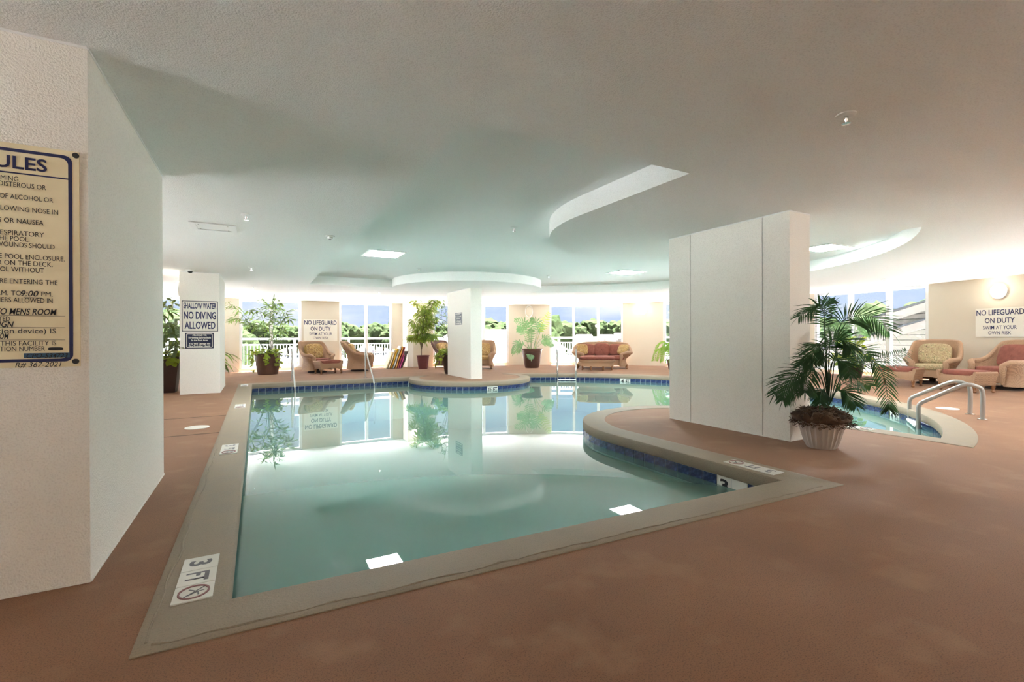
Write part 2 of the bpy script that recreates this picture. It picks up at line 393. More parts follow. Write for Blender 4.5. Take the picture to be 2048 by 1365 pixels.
# the ceiling and its recess
V, Fc = fill([room, outline(RECS, 0)], ZC, flip=True)
ceiling = struct(MB().add(V, Fc).build('ceiling', M_CEIL, smooth=False), 'textured stucco ceiling with a recess shaped like the pool')
ring(RECS, [(0, ZC), (0, ZC + .215)]).build('recess_edge', M_CEIL, ceiling)
V, Fc = fill([outline(RECS, .0)], ZC + .215, flip=True); MB().add(V, Fc).build('recess_soffit', M_CEIL, ceiling, smooth=False)
ZR = ZC + .215

# waterline tiles, one by one
path = outline(POOL, .017); path.append(path[0])
seg = [0]
for i in range(len(path) - 1): seg.append(seg[-1] + sqrt((path[i + 1][0] - path[i][0]) ** 2 + (path[i + 1][1] - path[i][1]) ** 2))
def at_len(s):
    for i in range(len(seg) - 1):
        if seg[i + 1] >= s: break
    t = (s - seg[i]) / (seg[i + 1] - seg[i]); a = Vector(path[i]); b = Vector(path[i + 1])
    return a.lerp(b, t), (b - a).normalized()
def nearest_len(x, y):
    best = min(range(len(path) - 1), key=lambda i: (path[i][0] - x) ** 2 + (path[i][1] - y) ** 2); return seg[best]
tile_me = MB().box((0, 0, 0), (.146, .010, .148)); tm0 = tile_me.build('tile', M_TILE, basin, smooth=False)
tile_w = MB().box((0, 0, 0), (.146, .010, .148)).build('tile', M_TILEW, basin, smooth=False)
NT = int(seg[-1] / .1525); pitch = seg[-1] / NT; cand = []
special = {}
def mark(x, y, chars, start=0):
    k = int(nearest_len(x, y) / pitch)
    for j, c in enumerate(chars): special[(k - j) % NT] = c       # outline runs anticlockwise seen from above; letters read the other way
k0 = int(seg[20] / pitch)
mark(3.68, 2.72, ['3', ''])
if True:
    pA = fl(993, 779, -.14); pB = fl(1241, 763, -.14); pC = fl(1772, 826, -.14)
    mark(pA.x, pA.y, ['3½', 'FT']); mark(pB.x, pB.y, ['4', 'FT']); mark(pC.x, pC.y, ['4', 'FT'])
order = sorted(range(NT), key=lambda k: at_len((k + .5) * pitch)[0].length)
hidden = []
nbuilt = 0; rest = MB()
for k in range(NT):
    p, t = at_len((k + .5) * pitch); nrm = Vector((-t.y, t.x)); a = atan2(t.y, t.x) + pi
    # nearest edge faces away from the lens: those tiles are joined
    away = (Vector((0, 0)) - p).dot(nrm) < 0
    if away and nbuilt + 0 >= 0 and k not in special:
        M = Matrix.Rotation(a, 3, 'Z'); rest.box((p.x, p.y, -.186), (.146, .010, .148), M); continue
    src = tile_w if k in special else tm0
    o = src.copy(); COL.objects.link(o); o.parent = basin; o.location = (p.x, p.y, -.186); o.rotation_euler = (0, 0, a); o.name = 'tile'
    nbuilt += 1
    if special.get(k): text(special[k], 'depth_lettering', M_INK, o, 0, -.0065 if False else .0065, -.05, .10, w=.085 if len(special[k]) == 1 else .115, rot=lambda X, Z: (X, -.0066, Z), bold=.03)
bpy.data.objects.remove(tm0); bpy.data.objects.remove(tile_w)
if rest.v:
    o = rest.build('tile_run', M_TILE, basin, smooth=False); o['kind'] = 'stuff'

# ------------------------------------------------------------------ walls and windows
TH = .24
def wall_arc(a0, a1, name, label):
    n = max(2, int(abs(a1 - a0) / radians(1.2))); mb = MB()
    def fn(u, v):
        a = a0 + (a1 - a0) * u; r, z = [(RW, 0), (RW, ZC), (RW + TH, ZC), (RW + TH, 0), (RW, 0)][round(v * 4)]
        return wpt(a, r, z)
    mb.grid(fn, n, 4)
    for a in (a0, a1): mb.add([wpt(a, RW, 0), wpt(a, RW, ZC), wpt(a, RW + TH, ZC), wpt(a, RW + TH, 0)], [(0, 1, 2, 3)])
    return struct(mb.build(name, M_WALL), label)
def wall_box(x0, x1, y0, y1, name, label, m=None): return struct(MB().box(((x0 + x1) / 2, (y0 + y1) / 2, ZC / 2), (x1 - x0, y1 - y0, ZC)).build(name, m or M_WALL, smooth=False), label)
wcount = [0]
def window(pts, label):
    """pts: plan points of jambs and mullions; every pane is flat between two of them"""
    wcount[0] += 1; w = sempty('window_%d' % wcount[0], label)
    pts = [Vector((p[0], p[1])) for p in pts]; zb, zt = .15, 2.44
    for i, p in enumerate(pts):
        a = pts[max(i - 1, 0)]; b = pts[min(i + 1, len(pts) - 1)]; t = (b - a).normalized()
        M = Matrix.Rotation(atan2(t.y, t.x), 3, 'Z'); end = i in (0, len(pts) - 1); wd = .085 if end else .105
        q = p + t * (wd / 2 if i == 0 else -wd / 2 if i == len(pts) - 1 else 0)
        MB().box((q.x, q.y, 1.27), (wd, .15, 2.5), M).build('jamb' if end else 'mullion', M_FRAME, w, smooth=False)
    for i in range(len(pts) - 1):
        a, b = pts[i], pts[i + 1]; c = (a + b) / 2; t = (b - a); Ln = t.length; M = Matrix.Rotation(atan2(t.y, t.x), 3, 'Z')
        MB().box((c.x, c.y, .05), (Ln, .20, .10), M).build('curb', M_WALL, w, smooth=False)
        MB().box((c.x, c.y, .125), (Ln - .06, .13, .05), M).build('sill', M_FRAME, w, smooth=False)
        MB().box((c.x, c.y, 2.485), (Ln - .06, .13, .084), M).build('head', M_FRAME, w, smooth=False)
        MB().box((c.x, c.y, (zb + zt) / 2), (Ln - .10, .008, zt - zb + .01), M).build('pane', M_GLASS, w, smooth=False)
    return w
RM = RW + .10
def arc_window(a0, a1, n, label): window([wpt(a0 + (a1 - a0) * i / n, RM).xy for i in range(n + 1)], label)
aW = [wang(p) for p in (866, 1018, 1099, 1246, 1326, 1857)]
aW4, aW5, aW6 = (aW[0], aW[1]), (aW[2], aW[3]), (aW[4], aW[4] - radians(16.4)); aW7 = (aW[5] + radians(16.4), aW[5]); aW8 = (aW[5] - radians(17), aW[5] - radians(34))
wall_arc(A_RET, aW4[0], 'wall_far', 'beige curved wall with a lit lamp behind the tall ficus'); arc_window(*aW4, 3, 'three-pane window behind the floral armchair and middle column')
wall_arc(aW4[1], aW5[0], 'wall_far', 'beige curved wall behind the lobed-leaf plant'); arc_window(*aW5, 3, 'three-pane window behind the terracotta sofa')
wall_arc(aW5[1], aW6[0], 'wall_far', 'beige curved wall right of the sofa'); arc_window(*aW6, 3, 'window mostly hidden behind the grooved column')
wall_arc(aW6[1], aW7[0], 'wall_far', 'beige curved wall hidden behind the grooved column'); arc_window(*aW7, 3, 'three-pane window behind the potted palm')
wall_arc(aW7[1], aW8[0], 'wall_right', 'beige curved wall behind the armchairs on the right'); arc_window(*aW8, 3, 'added unseen three-pane window right of the frame')  # window out of view, added to let in daylight from the right
aW9 = (aW8[1] - radians(2.0), aW8[1] - radians(14.6)); wall_arc(aW8[1], aW9[0], 'wall_right', 'narrow beige wall between the windows right of the frame'); arc_window(*aW9, 3, 'added unseen farther three-pane window right of the frame')  # second unseen window, added to light the near ceiling
wall_arc(aW9[1], A_END, 'wall_right', 'beige curved wall beyond the frame')
wall_box(XRET - .02, XRET + .22, YRET - .02, YF + .2, 'wall_return', 'short white return wall beside the stacked floats', M_STUC)
WL = [(-3.81, -1.84), (-.54, 1.43), (2.73, 4.75)]; xs = XL - .1; LB = ['beige wall left of the planters', 'beige wall behind the left column', 'beige wall with the lifeguard sign', 'beige wall beside the stacked floats']; WLB = ['two-pane window left of the front column', 'two-pane window behind the bamboo', 'two-pane window behind the swivel armchair']
for i, (a, b) in enumerate(WL + [(XRET, None)]):
    wall_box(xs, a, YF, YF + TH, 'wall_back', LB[i])
    if b: window([(a, YF + .10), ((a + b) / 2, YF + .10), (b, YF + .10)], WLB[i]); xs = b
ys = YN
for i, (a, b) in enumerate([(1.0, 2.0), (6.2, 8.2), (15.2, 17.2), (YF + .2, None)]):
    wall_box(XL - TH, XL, ys, a, 'wall_left', 'beige left wall section %s' % ['by the entrance', 'by the front column', 'by the planters', 'in the corner'][i])
    if b: window([(XL - .10, a), (XL - .10, (a + b) / 2), (XL - .10, b)], 'added two-pane window in the unseen left wall'); ys = b  # unseen left windows, added for side daylight
wall_box(XL - TH, pe.x + TH, YN - TH, YN, 'wall_near', 'beige wall behind the viewpoint')
wall_box(pe.x, pe.x + TH, YN, pe.y, 'wall_right', 'short beige wall behind the viewpoint at right')

# columns
def column(x0, x1, y0, y1, label, grooves=()):
    c = sempty('column', label)
    if not grooves: MB().box(((x0 + x1) / 2, (y0 + y1) / 2, ZC / 2), (x1 - x0, y1 - y0, ZC)).build('shaft', M_STUC, c, smooth=False)
    else:
        MB().box(((x0 + x1) / 2, (y0 + y1) / 2, ZC / 2), (x1 - x0 - .016, y1 - y0 - .016, ZC)).build('core', M_BASE, c, smooth=False)
        ys_ = [y0] + list(grooves) + [y1]
        for a, b in zip(ys_, ys_[1:]):
            a2 = a + (.004 if a != y0 else 0); b2 = b - (.004 if b != y1 else 0)
            MB().box(((x0 + x1) / 2, (a2 + b2) / 2, ZC / 2), (x1 - x0, b2 - a2, ZC)).build('stucco_panel', M_STUC, c, smooth=False)
    for z, nm in ((ZC - .006, 'ceiling_bead'), (.006, 'floor_bead')):
        s = .010; mb = MB()
        for (p, q) in (((x0, y0), (x1, y0)), ((x1, y0), (x1, y1)), ((x1, y1), (x0, y1)), ((x0, y1), (x0, y0))): mb.bar((p[0], p[1], z), (q[0], q[1], z), s, s)
        mb.build(nm, M_WHITE if nm[0] == 'c' else M_STUC, c, smooth=False)
    return c
column(-1.42, -.697, 2.90, 4.89, 'large stucco column on the left carrying the rules sign')
column(-1.393, -.694, 11.69, 13.53, 'stucco column with the shallow water sign')
column(5.105, 5.486, 3.05, 4.75, 'grooved stucco column beside the potted palm', (3.05 + 1.7 * .185, 3.05 + 1.7 * .785))
column(5.18, 5.519, 11.92, 13.70, 'stucco column on the far rounded peninsula')


# ------------------------------------------------------------------ lamps, sprinklers, ceiling fittings
def sconce(p, rz, label, lit=True, w=.26, h=.30, group='wall lamps'):
    t = empty('wall_lamp', label, 'wall lamp', p, rz, None)
    MB().add(*_disc(w * 1.12, h * 1.12, .035)).build('back_plate', M_WHITE if lit else M_WALL, t)
    def dome(u, v): a = 2 * pi * u; b = v * pi / 2; return (w / 2 * cos(a) * cos(b), -.03 - .09 * sin(b), h / 2 * sin(a) * cos(b))
    MB().grid(dome, 24, 8, True).build('globe', M_GLOBE if lit else M_WALL, t)
    if not lit: MB().tube([(w * .56 * cos(2 * pi * i / 28), -.03, h * .56 * sin(2 * pi * i / 28)) for i in range(29)], .018, 6, False).build('rim', M_WHITE, t)
    return t
def _disc(w, h, t):
    n = 28; V = []; 
    for y in (0, -t): V += [(w / 2 * cos(2 * pi * i / n), y, h / 2 * sin(2 * pi * i / n)) for i in range(n)]
    return V, [tuple(range(n)), tuple(range(2 * n - 1, n - 1, -1))] + [(i, n + i, n + (i + 1) % n, (i + 1) % n) for i in range(n)]
def wall_thing(a, R=RW): 
    p = wpt(a, R); return p, face_rz(-cos(a), -sin(a))
for px, z, lab, lit, w, h in ((828, 2.20, 'lit round wall lamp glowing through the tall ficus', True, .26, .28), (1058, 2.24, 'unlit oval wall lamp above the lobed-leaf plant', False, .27, .42),
                              (1286, 2.23, 'lit oval wall lamp right of the sofa window', True, .26, .34), (1999, 2.19, 'lit round wall lamp above the right lifeguard sign', True, .30, .32)):
    a = wang(px); p, rz = wall_thing(a); p.z = z; sconce(p, rz, lab, lit, w, h)
sconce((-1.393, 11.85, 2.19), face_rz(-1, 0), 'lit wall lamp on the hidden side of the shallow-water-sign column', True, .26, .28)
for i, (x, y, d) in enumerate([(-3.0, YN, (0, 1)), (0.0, YN, (0, 1)), (3.0, YN, (0, 1)), (6.0, YN, (0, 1)), (9.0, YN, (0, 1)), (XL, 0, (1, 0)), (XL, 4.6, (1, 0)), (XL, 11.4, (1, 0)), (XL, 14.3, (1, 0))]):
    sconce((x, y, 2.2), face_rz(*d), 'added unseen wall lamp on the wall %s' % ['behind the viewpoint at far left', 'straight behind the viewpoint', 'behind the viewpoint to the right', 'behind the viewpoint, fourth from the left', 'behind the viewpoint at far right', 'left of the viewpoint', 'left of the rules sign column', 'midway along the left side', 'left of the square planter'][i])  # lamps on unseen walls, added to brighten the foreground
def ceiling_panel(x0, x1, y0, y1, z, label, lit=True):
    t = empty('ceiling_light', label, 'ceiling light', ((x0 + x1) / 2, (y0 + y1) / 2, z)); w = x1 - x0; d = y1 - y0; mb = MB(); f = .06
    for a in (-1, 1):
        mb.box((a * (w / 2 - f / 2), 0, -.006), (f, d, .012)); mb.box((0, a * (d / 2 - f / 2), -.006), (w - 2 * f, f, .012))
    mb.build('frame', M_WHITE, t, smooth=False)
    MB().box((0, 0, -.003), (w - 2 * f, d - 2 * f, .004)).build('diffuser', M_PANEL if lit else M_WHITE, t, smooth=False)
    for a in (-1, 1):
        for b in (-1, 1): MB().lathe([(.008, -.003), (.008, 0)], 8, (a * (w / 2 - .09), b * (d / 2 - .09), -.006)).build('screw', M_STEEL, t)
ceiling_panel(-.70, -.22, 6.62, 7.06, ZC, 'flush white ceiling panel on the low ceiling at the left', False)
ceiling_panel(1.76, 2.48, 8.58, 9.32, ZR, 'square recessed ceiling light over the left end of the pool')
ceiling_panel(7.60, 8.36, 8.48, 9.12, ZR, 'thin-looking ceiling light left of the grooved column')
ceiling_panel(8.62, 9.34, 4.42, 5.04, ZR, 'ceiling light right of the grooved column')
ceiling_panel(7.8, 8.5, -.9, -.2, ZC, 'added fill ceiling light right of the viewpoint, out of the frame')  # unseen panel added as fill light
def sprinkler(x, y, z, label):
    t = empty('sprinkler_head', label, 'sprinkler', (x, y, z))
    MB().lathe([(.055, 0), (.055, -.006), (.04, -.012), (.03, -.012)], 20).build('escutcheon', M_WHITE, t)
    MB().lathe([(.012, -.01), (.012, -.035), (.006, -.045), (.006, -.055)], 10).build('nozzle', M_CHROME, t)
    MB().lathe([(.024, -.055), (.026, -.058), (.004, -.060)], 12).build('deflector', M_CHROME, t)
for (x, y, z, l) in ((3.22, 1.57, ZC, 'large near sprinkler head at the upper right'), (-.10, 6.0, ZC, 'sprinkler head just behind the flush left ceiling panel'), (-.09, 10.39, ZC, 'sprinkler head in front of the shallow-water-sign column'),
                     (-.08, 14.29, ZC, 'sprinkler head near the bamboo window'), (3.24, 14.36, ZC, 'sprinkler head over the swivel armchair'), (13.26, 5.66, ZC, 'sprinkler head over the right armchairs'),
                     (3.26, 10.45, ZR, 'recess sprinkler head left of the far rounded ceiling island'), (3.27, 5.94, ZR, 'recess sprinkler head left of the near rounded ceiling island'), (6.63, 10.2, ZR, 'recess sprinkler head right of the far rounded ceiling island')):
    sprinkler(x, y, z, l)
t = empty('smoke_detector', 'white smoke detector on the low ceiling beside the recess edge', 'detector', (.87, 6.72, ZC))
MB().lathe([(.06, 0), (.06, -.012), (.045, -.016)], 20).build('base', M_WHITE, t); MB().lathe([(.036, -.014), (.034, -.04), (.022, -.046)], 16).build('sensor', M_WHITE, t); MB().lathe([(.02, -.045), (.016, -.052)], 12).build('grille', M_BLACK, t)
t = empty('security_camera', 'small dark dome camera on the ceiling above the shallow water sign', 'camera', (-1.17, 11.32, ZC))
MB().lathe([(.075, 0), (.075, -.02), (.05, -.03)], 20).build('base', M_WHITE, t); MB().lathe([(.045, -.02), (.042, -.045), (.02, -.065), (.004, -.068)], 16).build('dome', M_BLACK, t)

# ------------------------------------------------------------------ deck fittings
def depth_plaque(x, y, ux, label, chars=('3', 'FT', 'O')):
    """three flush tiles; text runs along ux (unit world vector), letters upright towards ux rotated +90 deg"""
    t = empty('depth_marker', label, 'depth marker', (x, y, .0065), atan2(ux[1], ux[0])); R_ = lambda X, Z: (X, Z, .0052)
    for i, c in enumerate(chars):
        cx = (i - 1) * .158
        o = MB().box((cx, 0, .0015), (.153, .153, .007)).build('tile', M_TILEW, t, smooth=False)
        if c == 'O':
            MB().tube([(cx + .058 * cos(2 * pi * k / 30), .058 * sin(2 * pi * k / 30), .0052) for k in range(31)], [.0055] * 31, 4, False).build('prohibition_ring', M_REDINK, o)
            mb = MB()
            for a, b in (((-.04, .04), (.04, -.04)), ((-.03, -.02), (.0, .015)), ((0, .015), (.03, .02)), ((0, .015), (-.005, .04)), ((0, .015), (.025, -.02))): mb.bar((cx + a[0], a[1], .0055), (cx + b[0], b[1], .0055), .006, .001)
            mb.build('diver_mark', M_GREYINK, o)
        elif c: text(c, 'depth_lettering', M_GREYINK, o, cx, 0, -.045, .09, w=.065 if len(c) == 1 else .10, rot=R_, bold=.03)
depth_plaque(-.255, 2.69, (0, -1), 'nearest three-foot depth marker in the left coping')
depth_plaque(-.255, 5.65, (0, -1), 'second depth marker along the left coping'); depth_plaque(-.255, 9.15, (0, -1), 'third depth marker along the left coping')
depth_plaque(-.275, 13.1, (0, -1), 'farthest depth marker at the far end of the left coping'); depth_plaque(3.80, 2.60, (0, 1), 'three-foot depth marker in the coping in front of the grooved column')
depth_plaque(6.58, 3.15, (0, -1), 'depth marker in the coping behind the potted palm')
t = empty('skimmer_lid', 'round white skimmer lid set in the brown deck at the left', 'lid', (-.685, 7.26, 0))
MB().lathe([(.135, 0), (.135, .008), (.125, .010)], 32).build('rim', M_WHITE, t); MB().lathe([(.118, .0), (.118, .011), (.02, .012)], 32).build('cover', M_SIGNW, t)
for i, (px, py, lab) in enumerate(((1895, 818, 'round white drain cover on the deck beside the right ladder'),)):
    p = fl(px, py); t = empty('drain_cover', lab, 'lid', p)
    MB().lathe([(.14, 0), (.14, .008), (.13, .010)], 28).build('rim', M_WHITE, t); MB().lathe([(.122, 0), (.122, .011), (.02, .012)], 28).build('cover', M_SIGNW, t)


def smooth_path(pts, n=6):
    P = [Vector(p) for p in pts]; Q = [P[0]] + P + [P[-1]]; out = []
    for i in range(1, len(Q) - 2):
        for k in range(n):
            t = k / n; a, b, c, d = Q[i - 1], Q[i], Q[i + 1], Q[i + 2]
            out.append(.5 * ((2 * b) + (c - a) * t + (2 * a - 5 * b + 4 * c - d) * t * t + (3 * b - a - 3 * c + d) * t ** 3))
    out.append(P[-1]); return out
def fillet(pts, r=.1, n=5):
    P = [Vector(p) for p in pts]; out = [P[0]]
    for i in range(1, len(P) - 1):
        a = (P[i - 1] - P[i]); b = (P[i + 1] - P[i]); q = min(r, a.length * .49, b.length * .49); s = P[i] + a.normalized() * q; e = P[i] + b.normalized() * q
        for k in range(n + 1): t = k / n; out.append(s * (1 - t) ** 2 + P[i] * 2 * t * (1 - t) + e * t * t)
    out.append(P[-1]); return out
def flange(x, y, parent): MB().lathe([(.055, 0), (.055, .012), (.03, .018)], 18, (x, y, .0)).build('flange', M_STEEL, parent)
# stair hand rails at the far left
for x, yb, lab in ((.82, 13.98, 'stainless stair hand rail in front of the bamboo, the left of the pair'), (2.745, 13.94, 'stainless stair hand rail in front of the swivel armchair')):
    t = empty('hand_rail', lab, 'hand rail', (x, yb, 0))
    MB().tube(fillet([(0, 0, 0), (0, 0, .88), (0, -.42, .52), (0, -1.15, -.02), (0, -1.15, -1.15)], .07), .021, 10).build('rail', M_STEEL, t)
    flange(0, 0, t)
def ladder(b1, b2, w1, w2, h, label, r=.024, mt=M_STEEL):
    t = empty('pool_ladder', label, 'pool ladder', ((b1[0] + b2[0]) / 2, (b1[1] + b2[1]) / 2, 0)); o = Vector((t.location.x, t.location.y, 0)); W = []
    for b, w in ((b1, w1), (b2, w2)):
        b = Vector((b[0], b[1], 0)) - o; w = Vector((w[0], w[1], 0)) - o; dv = w - b
        pts = [b, b + Vector((0, 0, h * .80)), b + dv * .10 + Vector((0, 0, h * .97)), b + dv * .24 + Vector((0, 0, h)), b + dv * .40 + Vector((0, 0, h * .90)), w + Vector((0, 0, .17)), w + Vector((0, 0, .05)), w + Vector((0, 0, -.95))]
        MB().tube(smooth_path(pts[:5], 6) + fillet(pts[4:], .10)[1:], r, 12).build('rail', mt, t); flange(b.x, b.y, t); W.append(w)
    for z in (-.16, -.45, -.74):
        d = (W[1] - W[0]); M = Matrix.Rotation(atan2(d.y, d.x), 3, 'Z'); c = (W[0] + W[1]) / 2
        MB().box((c.x, c.y, z), (d.length, .08, .03), M).build('rung', M_WHITE, t, smooth=False)
b1, b2 = fl(1965, 840), fl(1940, 829.7); w1, w2 = fl(1837, 858, -.19), fl(1819, 843, -.19)
ladder(b1.xy, b2.xy, w1.xy, w2.xy, 0.47, 'brushed steel pool ladder in front of the right armchairs', .027, M_DULL)
aL = [atan2(fl(p, 748.7).y - CEN.y, fl(p, 748.7).x - CEN.x) for p in (1115, 1152)]
LB_ = [wpt(a, POOL['B'] + .42).xy for a in aL]; LW_ = [wpt(a, POOL['B'] - .16).xy for a in aL]
ladder(LB_[0], LB_[1], LW_[0], LW_[1], .74, 'stainless pool ladder in front of the sofa')

# ------------------------------------------------------------------ signs
def plate(name, label, cat, loc, rz, w, h, m, border=None, corner=.02, t=.008):
    s = empty(name, label, cat, loc, rz); MB().box((0, -t / 2, 0), (w, t, h)).build('plate', m, s, smooth=False)
    if border:
        ins, bw, bm = border; mb = MB()
        W, Hh = w / 2 - ins, h / 2 - ins; r = corner; pts = []
        for (cx, cz, a0) in ((W - r, Hh - r, 0), (-W + r, Hh - r, 90), (-W + r, -Hh + r, 180), (W - r, -Hh + r, 270)):
            pts += [(cx + r * cos(radians(a0 + 15 * k)), -t - .0015, cz + r * sin(radians(a0 + 15 * k))) for k in range(7)]
        n = len(pts); inn = [(p[0] * (1 - bw / W), p[1], p[2] * (1 - bw / Hh)) for p in pts]
        mb.add(pts + inn, [(i, (i + 1) % n, n + (i + 1) % n, n + i) for i in range(n)]).build('border', bm, s, smooth=False)
    return s
# pool rules
SW, SH = .635, 1.0; sx, sz = -.727 - SW / 2, 1.523
s = plate('rules_sign', 'yellowed pool rules sign with navy border on the left column', 'sign', (sx, 2.90, sz), 0, SW, SH, M_SIGNY, (.024, .014, M_NAVY), .03)
ty = -.0105
MB().box((0, ty + .001, .368), (SW - .06, .001, .006)).build('rule_line', M_NAVY, s, smooth=False)
def rp(px, py): q = on_y(px, py, 2.90); return q.x - sx, q.z - sz
lines = [('POOL RULES', 96, 346, .055, M_NAVY, .02), ('1. NO SOLO SWIMMING.', 42, 365, .0215, M_INK, 0), ('2. NO RUNNING, BOISTEROUS OR', 94, 382, .0215, M_INK, 0), ('3. NO ONE UNDER INFLUENCE OF ALCOHOL OR', 108, 407, .0215, M_INK, 0),
         ('4. NO SPITTING OR BLOWING NOSE IN', 118, 431, .0215, M_INK, 0), ('5. PERSONS WITH ILLNESS OR NAUSEA', 89, 452, .0215, M_INK, 0), ('6. SKIN, EYE, EAR OR RESPIRATORY', 90, 476, .0215, M_INK, 0), ('INFECTIONS SHOULD NOT USE THE POOL.', 61, 485, .0215, M_INK, 0),
         ('7. OPEN LESIONS OR WOUNDS SHOULD', 111, 500, .0215, M_INK, 0), ('8. NO PETS ALLOWED IN THE POOL ENCLOSURE.', 131, 524, .0215, M_INK, 0), ('9. NO GLASS IN THE POOL OR ON THE DECK.', 107, 535, .0215, M_INK, 0), ('10. NO CHILDREN IN THE POOL WITHOUT', 90, 547, .0215, M_INK, 0),
         ('11. TAKE A SHOWER BEFORE ENTERING THE', 117, 571, .0215, M_INK, 0), ('A.M. TO', 45, 592, .0215, M_INK, 0), ('9:00', 79, 594, .026, M_INK, .01), ('PM.', 107, 594, .0215, M_INK, 0), ('NUMBER OF SWIMMERS ALLOWED IN', 107, 607, .0215, M_INK, 0),
         ('NEXT TO MENS ROOM', 115, 631, .028, M_INK, .012), ('LOCATED', 22, 643, .0215, M_INK, 0), ('SIGN', 30, 655, .026, M_INK, .012), ('(or notification device) IS', 114, 667, .0215, M_INK, 0), ('ROOM', 20, 678, .024, M_INK, .012),
         ('EMPLOYED AT THIS FACILITY IS', 114, 691, .0215, M_INK, 0), ('CERTIFICATION NUMBER', 92, 702, .0215, M_INK, 0), ('CPO-534723', 138, 715, .020, M_INK, .012), ('R# 367-2021', 125, 733, .022, M_INK, 0)]
tape = rp(96, 711); MB().box((tape[0], ty + .001, tape[1]), (.155, .002, .022)).build('tape_strip', M_TAPE, s, smooth=False)
for body, px, py, h, mt_, bd in lines:
    x, z = rp(px, py); hand = bd == .012 or body in ('9:00', 'R# 367-2021')
    wd = {'9:00': .058, 'R# 367-2021': .155, 'CPO-534723': .14}.get(body)
    text(body, 'lettering', mt_, s, x, ty - (.0025 if body.startswith('CPO') else 0), z, h, w=wd if wd else len(body) * h * (.84 if body == 'POOL RULES' else .585), align='r', bold=bd, font_shear=.25 if hand else 0)
for py in (596, 633, 656, 680): 
    x, z = rp(132, py); MB().box((x - (.13 if py > 600 else .055), ty, z), (.26 if py > 600 else .06, .001, .0015)).build('fill_in_line', M_INK, s, smooth=False) if py != 596 else MB().box((rp(68, 596)[0], ty, rp(68, 596)[1]), (.062, .001, .0015)).build('fill_in_line', M_INK, s, smooth=False)
x, z = rp(113, 698); MB().superbox((x, ty, z), (.052, .002, .014), .5).build('marker_redaction', M_INK, s)
for cx in (-1, 1):
    for py in (313, 723):
        x, z = rp(153, py); MB().add(*[[(a * 1 + (x if cx > 0 else -x), b - .008, c + z) for a, b, c in _disc(.024, .024, .006)[0]], _disc(.024, .024, .006)[1]]).build('bolt', M_BLACK, s)
# shallow water + ball signs
def sign_fit(q0, q1, y): a = on_y(*q0, y); b = on_y(*q1, y); return (a.x + b.x) / 2, (a.z + b.z) / 2, abs(b.x - a.x), abs(a.z - b.z)
x, z, w, h = sign_fit((363, 601), (436.5, 664), 11.69)
s = plate('warning_sign', 'white shallow water no diving sign on the left column', 'sign', (x, 11.69, z), 0, w, h, M_SIGNW, (.004, .012, M_NAVYBG), .01)
for body, zz, hh, ww in (('SHALLOW WATER', .165, .115, .90), ('NO DIVING', -.055, .145, .88), ('ALLOWED', -.265, .145, .84)): text(body, 'lettering', M_NAVY, s, 0, ty, zz * h / .66, hh, w=ww * w, bold=.025)
BALL = [('Absolutely No', .105, .55), ('Throwing Sports Balls', .05, .88), ('In the Pool Area', -.005, .62), ('You Will Damage the', -.075, .82), ('Fire Sprinkler Heads', -.13, .82)]
x, z, w, h = sign_fit((370.5, 666), (427.5, 697), 11.69)
s = plate('ball_sign', 'navy no-ball-throwing sign under the shallow water sign', 'sign', (x, 11.69, z), 0, w, h, M_NAVYBG, (.018, .012, M_SIGNW), .02)
for body, zz, ww in BALL: text(body, 'lettering', M_SIGNW, s, 0, ty - .001, zz * h / .33 - .005, .034, w=ww * w * .92, bold=.03)
q0 = on_x(910, 627, 5.18); q1 = on_x(925, 649.5, 5.18)
s = plate('ball_sign', 'small navy sign with white lines on the far column', 'sign', (5.18, (q0.y + q1.y) / 2, (q0.z + q1.z) / 2), face_rz(-1, 0), .52, .35, M_NAVYBG, (.018, .012, M_SIGNW), .02)
for body, zz, ww in BALL: text(body, 'lettering', M_SIGNW, s, 0, ty - .001, zz * .35 / .33 - .005, .036, w=ww * .52 * .92, bold=.03)
LIFE = [('NO LIFEGUARD', .205, .155, .96), ('ON DUTY', -.015, .145, .60), ('SWIM AT YOUR', -.19, .105, .68), ('OWN RISK', -.335, .095, .46)]
x, z, w, h = sign_fit((609, 640), (673, 681), 18.7)
s = plate('lifeguard_sign', 'cream no lifeguard on duty sign above the armchair and ottoman', 'sign', (x, 18.7, z), 0, 1.16, .80, M_SIGNW)
for body, zz, hh, ww in LIFE: text(body, 'lettering', M_NAVY, s, 0, ty, zz, hh, w=ww * 1.16, bold=.016 if hh > .12 else .004)
a = wang(2001); p, rz = wall_thing(a, RW - .02); p.z = 1.46
s = plate('lifeguard_sign', 'white no lifeguard on duty sign on the right wall above the armchairs', 'sign', p, rz, .98, .68, M_SIGNW)
for body, zz, hh, ww in LIFE: text(body, 'lettering', M_NAVY, s, 0, ty, zz * .85, hh * .82, w=ww * .98, bold=.016 if hh > .12 else .004)

